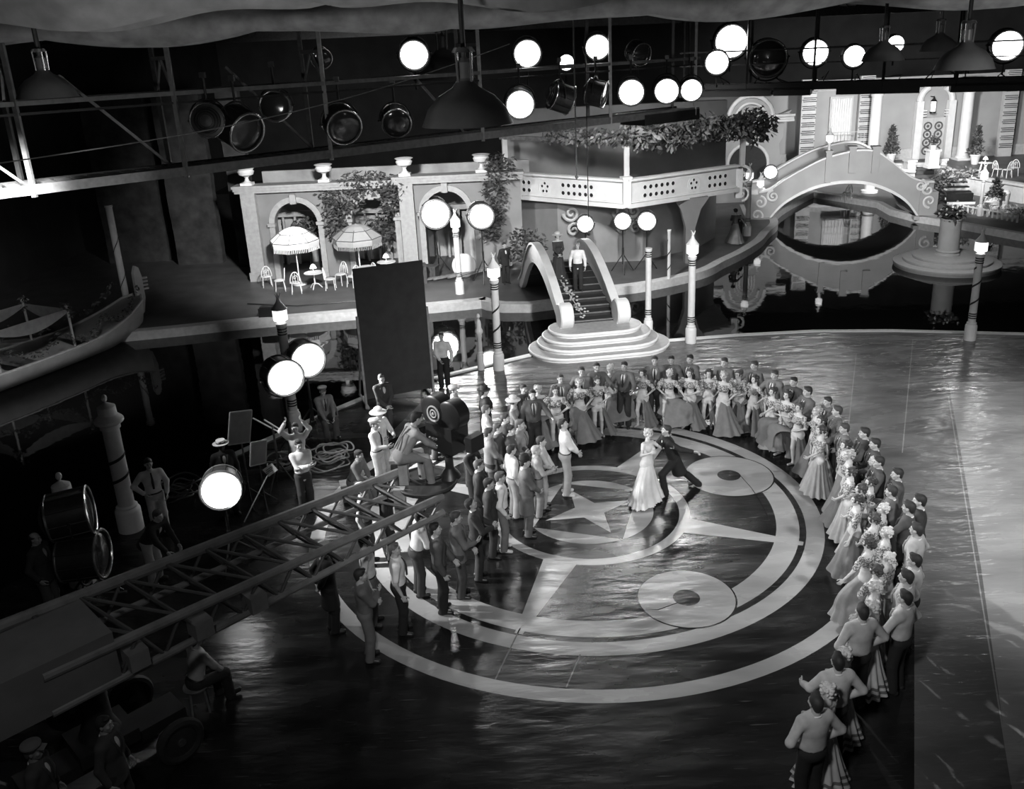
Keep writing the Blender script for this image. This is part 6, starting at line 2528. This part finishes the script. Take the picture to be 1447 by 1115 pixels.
# ------------------------------------------------------------------ crew in front of the dancers
CREW = [
    # head px, py, height, facing (None looks at the couple), label, options
    (797, 591, 1.84, 65, 'tall man in white shirt and wide pale trousers nearest the painted star', dict(top='shirt', topv=.72, botv=.28, hair=.02, L='clasp', R='clasp', shoes=.5, head=(10, -15))),
    (764, 616, 1.70, 70, 'person in light shirt with clasped hands left of the tall pale trousers', dict(top='shirt', topv=.45, botv=.30, L='clasp', R='clasp')),
    (757, 629, 1.66, 62, 'fair haired person in grey shirt standing just behind the bowler hat man', dict(top='shirt', topv=.32, botv=.16, hair=.3, L='paper', R='paper')),
    (741, 644, 1.80, 62, 'man in bowler hat and long grey suit standing near the star', dict(top='coat', topv=.11, botv=.10, hat='bowler', hatv=.012, L='pocket', R='clasp', tie=.02, shoes=.02)),
    (706, 666, 1.74, 65, 'man in bright white shirt and white shoes among the dark jackets', dict(top='shirt', topv=.72, botv=.15, L='down', R='pocket', shoes=.6)),
    (690, 675, 1.72, 70, 'dark haired man in dark jacket seen behind the bright white shirt', dict(top='jacket', topv=.03, botv=.03, L='down')),
    (669, 703, 1.72, 62, 'man in dark sweater with open white collar looking down at his hands', dict(top='sweater', topv=.03, botv=.02, shirt=.7, L='paper', R='paper', head=(0, -25))),
    (643, 722, 1.76, 60, 'man in grey jacket and open pale shirt holding papers at his waist', dict(top='jacket', topv=.14, shirt=.5, botv=.05, L='clasp', R='paper')),
    (615, 738, 1.80, 55, 'man in plain dark sweater and black trousers standing on the outer white bands', dict(top='sweater', topv=.07, botv=.015, shirt=.7, L='clasp', R='down', head=(10, -8))),
    (676, 649, 1.75, 65, 'man in black suit with white collar below the film camera', dict(top='jacket', topv=.012, botv=.012, shirt=.8, tie=.02)),
    (665, 624, 1.76, 120, 'balding man in black suit facing the camera beside the film camera', dict(top='jacket', topv=.012, botv=.012, shirt=.8, hstyle='bald', L='clasp', R='clasp')),
    (690, 604, 1.76, 80, 'man in pale grey jacket with hands clasped behind the crew', dict(top='jacket', topv=.18, shirt=.35, botv=.04, L='clasp', R='clasp')),
    (703, 597, 1.75, 95, 'dark haired man in dark coat left of the round faced man', dict(top='jacket', topv=.06, botv=.05)),
    (721, 600, 1.72, 110, 'round faced man in dark jacket and white shirt behind the bowler hat man', dict(top='jacket', topv=.08, shirt=.7, botv=.05, L='paper', R='paper')),
    (734, 592, 1.76, 105, 'man in light grey suit between the crew and the first dancers', dict(top='jacket', topv=.22, botv=.2, shirt=.4, tie=.05)),
    (722, 628, 1.70, 45, 'person in pale shirt seen from behind left of the bowler hat man', dict(top='shirt', topv=.5, botv=.2, hair=.02)),
    (713, 584, 1.70, 100, 'person in grey dress jacket at the back of the crew by the outer ring', dict(top='jacket', topv=.12, botv=.1)),
    (725, 560, 1.64, 110, 'woman in light hat and grey dress at the back left of the crew', dict(fem=True, top='dress', topv=.2, hat='sun', hatv=.5, skirt=dict(v=.2, flare=.2, hem=.25), bottom=None, L='clasp', R='clasp')),
    (684, 546, 1.78, 75, 'man in black hat and overcoat standing far behind the film camera', dict(top='coat', topv=.015, botv=.015, hat='fedora', hatv=.012)),
    (686, 572, 1.70, 80, 'man in pale shirt below the black hat and overcoat', dict(top='shirt', topv=.35, botv=.05, L='paper', R='paper')),
    (640, 545, 1.72, 100, 'person in light cap and grey shirt behind the camera magazine', dict(top='shirt', topv=.28, botv=.1, hat='cap', hatv=.45)),
    (607, 553, 1.76, 85, 'man in grey shirt leaning towards the camera magazine', dict(top='shirt', topv=.24, botv=.08, lean=12, L='paper', R='fwd')),
    (538, 527, 1.78, 150, 'man in dark jacket and pale shirt standing before the tall dark board', dict(top='jacket', topv=.03, shirt=.45, botv=.05, L='clasp', R='clasp', legs='step')),
    (534, 577, 1.76, 120, 'man in white sun hat and white shirt behind the capped man in white', dict(top='shirt', topv=.75, botv=.4, hat='sun', hatv=.8, L='paper', R='waist')),
    (528, 592, 1.72, 110, 'man in white shirt, dark tie and white trousers behind the boom', dict(top='shirt', topv=.78, botv=.55, hat='cap', hatv=.5, tie=.02, L='hip', R='paper')),
    (416, 597, 1.74, 170, 'man in white shirt raising both arms at the foot of the ribboned pole', dict(top='shirt', topv=.5, botv=.05, L='up', R='up')),
    (421, 621, 1.74, 150, 'man in white shirt and dark trousers with folded arms above the crane boom', dict(top='shirt', topv=.72, botv=.05, L='cross', R='crossl')),
    (623, 469, 1.76, 190, 'man in white shirt and black trousers standing right of the tall dark board', dict(top='shirt', topv=.7, botv=.02, L='down', R='clasp')),
    (514, 757, 1.76, 65, 'man in white shirt with a hand on his hip just under the crane boom', dict(top='shirt', topv=.55, botv=.12, L='hip', R='down')),
    (557, 766, 1.78, 60, 'man in white short sleeved shirt and dark tie with black trousers', dict(top='short', topv=.75, botv=.012, tie=.04, hair=.12, L='down', R='down', head=(15, -5))),
    (508, 803, 1.74, 55, 'man in grey sweater with folded arms, nearest of the crew to the front', dict(top='sweater', topv=.12, botv=.13, shirt=.3, L='cross', R='crossl', shoes=.03)),
    (456, 768, 1.74, 40, 'person in black with a pale hat standing in shade below the boom', dict(top='coat', topv=.015, botv=.012, hat='cap', hatv=.5, L='behind', R='behind')),
    (582, 722, 1.74, 45, 'man in pale shirt bending under the head of the crane', dict(top='shirt', topv=.6, botv=.04, lean=14, L='up', R='paper')),
    (510, 684, 1.74, 95, 'man in white cap and grey shirt behind the lattice of the boom', dict(top='shirt', topv=.22, botv=.06, hat='cap', hatv=.7)),
    (541, 677, 1.74, 80, 'dark haired man in dark jacket under the seat of the crane', dict(top='jacket', topv=.03, botv=.03)),
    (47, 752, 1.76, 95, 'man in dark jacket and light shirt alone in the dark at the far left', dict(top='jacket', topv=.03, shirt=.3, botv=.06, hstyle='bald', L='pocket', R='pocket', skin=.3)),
    (208, 647, 1.78, 150, 'man in white shirt, dark tie and white trousers beside the thick striped pole', dict(top='shirt', topv=.6, botv=.45, tie=.02, L='pocket', R='hip')),
    (202, 728, 1.72, 110, 'man in black coat stooping beside the unlit drum lamps', dict(top='jacket', topv=.015, botv=.25, lean=38, L='fwd', R='fwd')),
    (311, 622, 1.78, 150, 'man in straw hat and black clothes standing in the dark behind the gobo boards', dict(top='coat', topv=.008, botv=.008, hat='straw', hatv=.7, skin=.05)),  # skin near black: the darkness around him is painted in
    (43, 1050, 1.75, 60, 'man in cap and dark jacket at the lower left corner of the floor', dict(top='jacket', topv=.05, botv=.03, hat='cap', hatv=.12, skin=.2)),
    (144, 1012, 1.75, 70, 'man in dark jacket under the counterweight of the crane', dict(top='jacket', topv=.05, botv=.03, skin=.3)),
    (712, 342, 1.78, 150, 'man in dark suit standing on the far terrace left of the footbridge', dict(top='jacket', topv=.02, shirt=.7, botv=.02, res=.026)),
]
CREWLOC = []
for i, (px, py, h, fc, lab, op) in enumerate(CREW):
    loc = at_head(px, py, h if op.get('lean', 0) < 20 else h - .28)
    CREWLOC.append(loc)
    op = dict(op)
    op.setdefault('hair', [.02, .03, .05, .015, .08][i % 5])
    fc = fc + 22 if fc < 75 else fc
    person(loc, look(loc) if fc is None else fc, lab, h=h, group=None, **op)

# seated and crouching crew
person(HP + Vector((-.38, -.17, .02)), 62, 'man in overalls seated on the crane head working the film camera', h=1.78, top='shirt', topv=.30, botv=.22, bottom='overalls', legs='sit', lean=32, L='reach', R='reach', hair=.02, head=(0, 10), hip=.61)
person(G(462, 613), 150, 'man in cap and grey jacket sitting on the bentwood chair', h=1.76, top='jacket', topv=.20, shirt=.5, botv=.06, legs='sit', hat='cap', hatv=.16, L='lap', R='lap', lean=8, tie=.02)
person(G(502, 706) , 110, 'crouching man in grey clothes sitting on the low dark crate behind the boom', h=1.74, top='shirt', topv=.20, botv=.18, legs='sit', hip=.50, L='lap', R='lap', lean=22)
sq = G(284, 1003)
stl = thing('stool', 'low dark stool under the seated man at the lower left', 'stool', tuple(sq), .4)
b = MB()
b.lathe([(0, .44), (.19, .44), (.2, .46), (.19, .48), (0, .48)], n=18)
b.build('seat', WOOD, stl)
for k in range(4):
    a = PI / 4 + k * PI / 2
    b = MB()
    b.tube([(.14 * math.cos(a), .14 * math.sin(a), .45), (.18 * math.cos(a), .18 * math.sin(a), 0)], .018, 6)
    b.build('leg', WOOD, stl)
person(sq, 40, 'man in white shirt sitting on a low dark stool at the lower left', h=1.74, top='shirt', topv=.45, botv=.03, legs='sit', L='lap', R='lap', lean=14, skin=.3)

# people on the footbridge and by the arched bridge
zs_ = .72 + .128 * 4
person(sp(2.0, .02, zs_), 185, 'man in white shirt and dark trousers coming down the footbridge steps', h=1.74, top='shirt', topv=.75, botv=.02, L='down', R='down', hair=.2, legs='stand', res=.024)
zs_ = .72 + .128 * 6
person(sp(2.85, -.48, zs_), 170, 'woman in long dark dress and pale hat standing on the footbridge steps', h=1.70, fem=True, top='dress', topv=.03, bottom=None, hat='sun', hatv=.55, L='clasp', R='clasp', skirt=dict(v=.03, flare=.12, hem=.06), res=.024)
person(G(1038, 343), 20, 'woman in long light skirt on the far terrace before the arched bridge', h=1.68, fem=True, top='dress', topv=.06, bottom=None, L='paper', R='flare', skirt=dict(v=.22, flare=.3, hem=.05, pull=(.1, -.3)), res=.028)
person(G(1045, 338), 200, 'small dark clad person beside the woman in the long light skirt', h=1.2, top='jacket', topv=.02, botv=.02, shirt=.5, res=.03)

# ------------------------------------------------------------------ the ring of dancers
D2 = math.radians
WP, MP = {}, {}


def wproto(key, **k):
    k.setdefault('h', 1.62)
    WP[key] = person((0, 0, -20), 0, 'x', fem=True, bottom=None, top=k.pop('top', 'ruffle'), topv=k.pop('topv', .40), skin=.42, shoes=.3, res=.022, **k)


OPEN = dict(a0=D2(125), a1=D2(125 + 295))
OPENR = dict(a0=D2(85), a1=D2(85 + 290))
wproto('a', hair=.03, L='hip', R='out', legs='contra', skirt=dict(v=.115, flare=.30, pull=(.42, .05), lift=.28, pleats=9, top=.0, **OPEN))
wproto('b', hair=.42, hstyle='bun', L='out', R='waist', legs='contra', skirt=dict(v=.135, flare=.30, pull=(-.42, .05), lift=.28, pleats=9, top=.0, **OPENR))
wproto('c', hair=.05, hstyle='bun', L='waist', R='outhi', legs='stand', skirt=dict(v=.125, flare=.34, pull=(.5, .15), lift=.45, pleats=11, top=.0, **OPEN))
wproto('d', hair=.30, L='hip', R='flare', legs='contra', skirt=dict(v=.14, flare=.42, pull=(.15, -.2), pleats=12, top=.0, **OPENR))
wproto('e', hair=.04, L='clasp', R='waist', legs='stand', skirt=dict(v=.34, flare=.26, pleats=14, amp=.09, top=.04))
wproto('f', hair=.45, L='waist', R='clasp', legs='stand', skirt=dict(v=.42, flare=.24, pleats=16, amp=.10, top=.04, bands=2))
wproto('g', hair=.03, hstyle='bun', L='out', R='hip', legs='contra', skirt=dict(v=.22, flare=.34, pull=(-.3, .1), lift=.15, pleats=12, top=.02, **OPENR))


def mproto(key, **k):
    MP[key] = person((0, 0, -20), 0, 'x', h=1.77, skin=.36, res=.022, **k)


mproto('a', top='mess', topv=.10, botv=.02, shirt=.62, hair=.02, L='around', R='around', tie=.02)
mproto('b', top='mess', topv=.14, botv=.02, shirt=.66, hair=.04, L='down', R='around', tie=.02)
mproto('c', top='mess', topv=.05, botv=.015, shirt=.6, hair=.015, L='around', R='down', tie=.02)
mproto('d', top='mess', topv=.36, botv=.012, shirt=.6, hair=.02, L='hip', R='hip')
mproto('e', top='mess', topv=.40, botv=.012, shirt=.6, hair=.012, L=((.30, .34, 1.06), (.6, -.2, -.8)), R='hip')
PROTO = list(WP.values()) + list(MP.values())


def dancer(proto, loc, face, label, group, sc):
    r = copy_tree(proto)
    r.location = loc
    r.rotation_euler = (0, 0, -math.radians(face))
    r.scale = (sc, sc, sc)
    r['label'] = label
    r['group'] = group
    return r


WOMEN = [(761, 550, 'd'), (776, 550, 'c'), (815, 539, 'd'), (842, 534, 'c'), (871, 520, 'b'), (908, 520, 'a'), (946, 523, 'b'), (975, 524, 'c'), (1006, 522, 'a'), (1024, 529, 'd'), (1049, 524, 'c'), (1072, 530, 'a'),
         (1095, 548, 'g'), (1118, 556, 'a'), (1137, 572, 'c'), (1152, 576, 'd'), (1167, 590, 'g'), (1172, 606, 'e'), (1197, 628, 'g'), (1212, 642, 'd'), (1229, 648, 'b'), (1218, 664, 'e'), (1236, 674, 'g'), (1226, 688, 'e'), (1240, 702, 'g'), (1252, 714, 'f'),
         (1246, 730, 'e'), (1258, 746, 'f'), (1247, 764, 'g'), (1261, 777, 'f'), (1243, 806, 'e'), (1254, 822, 'f'), (1237, 852, 'f'), (1194, 912, 'f'), (1167, 975, 'f')]
MEN = [(747, 545, 'c'), (736, 556, 'c'), (794, 531, 'b'), (823, 523, 'b'), (846, 516, 'a'), (881, 514, 'a'), (919, 510, 'b'), (948, 505, 'a'), (975, 506, 'a'), (1024, 512, 'b'), (1064, 513, 'b'), (1087, 524, 'b'), (1122, 534, 'c'), (1136, 551, 'a'), (1169, 562, 'a'),
       (1179, 578, 'b'), (1190, 600, 'b'), (1218, 608, 'c'), (1237, 622, 'c'), (1236, 648, 'c'), (1252, 664, 'c'), (1251, 690, 'a'), (1262, 708, 'c'), (1281, 741, 'd'), (1279, 777, 'e'), (1268, 811, 'd'), (1276, 838, 'e'), (1221, 858, 'd'), (1185, 927, 'e'), (1156, 983, 'd')]
rd = random.Random(5)
DESC = {'a': 'dark haired woman spreading a dark skirt', 'b': 'fair haired woman holding out a dark skirt', 'c': 'dark haired woman raising a dark skirt',
        'd': 'fair haired woman in wide dark skirt', 'e': 'dark haired woman in long pleated skirt', 'f': 'fair haired woman in banded pale skirt', 'g': 'dark haired woman holding aside a grey skirt'}
MDES = {'a': 'man in dark grey waist jacket', 'b': 'man in mid grey waist jacket', 'c': 'man in black waist jacket', 'd': 'man in pale jacket, hands on hips', 'e': 'man in pale jacket, one hand forward'}
# where everybody stands: nobody inside anybody else
spots_ = [(at_head(px, py - 4, 1.64), k, 0) for px, py, k in WOMEN] + [(at_head(px, py - 4, 1.78), k, 1) for px, py, k in MEN]
XY = np.array([(p.x, p.y) for p, _, _ in spots_])
FIX = np.array([(p.x, p.y) for p in CREWLOC])
for _ in range(60):
    for i in range(len(XY)):
        for other, w in ((XY, .5), (FIX, 1.0)):
            d = XY[i] - other
            L = np.linalg.norm(d, axis=1)
            for j in np.where((L < .46) & (L > 1e-6))[0]:
                XY[i] += d[j] / L[j] * (.46 - L[j]) * w * .5
for i, ((p, k, man), (x, y)) in enumerate(zip(spots_, XY)):
    loc = Vector((x, y, 0))
    n_ = i - (len(WOMEN) if man else 0)
    f = look(loc, CEN) + rd.uniform(-16, 16)
    if man:
        dancer(MP[k], loc, f, '%s, %s man of the ring from the crew' % (MDES[k], ORD[n_]), 'men of the dancing ring', rd.uniform(.98, 1.03))
    else:
        dancer(WP[k], loc, f, '%s, %s woman of the ring from the crew' % (DESC[k], ORD[n_]), 'women of the dancing ring', rd.uniform(.97, 1.03))
loc = at_head(1301, 698, 1.86)
person(loc, look(loc, CEN) - 10, 'big dark haired man in black suit standing outside the ring at the right', h=1.86, top='jacket', topv=.02, botv=.015, shirt=.6, hair=.012, L='pocket', R='hip')


def drop(o):
    for c in list(o.children):
        drop(c)
    bpy.data.objects.remove(o, do_unlink=True)


for p in PROTO:
    drop(p)
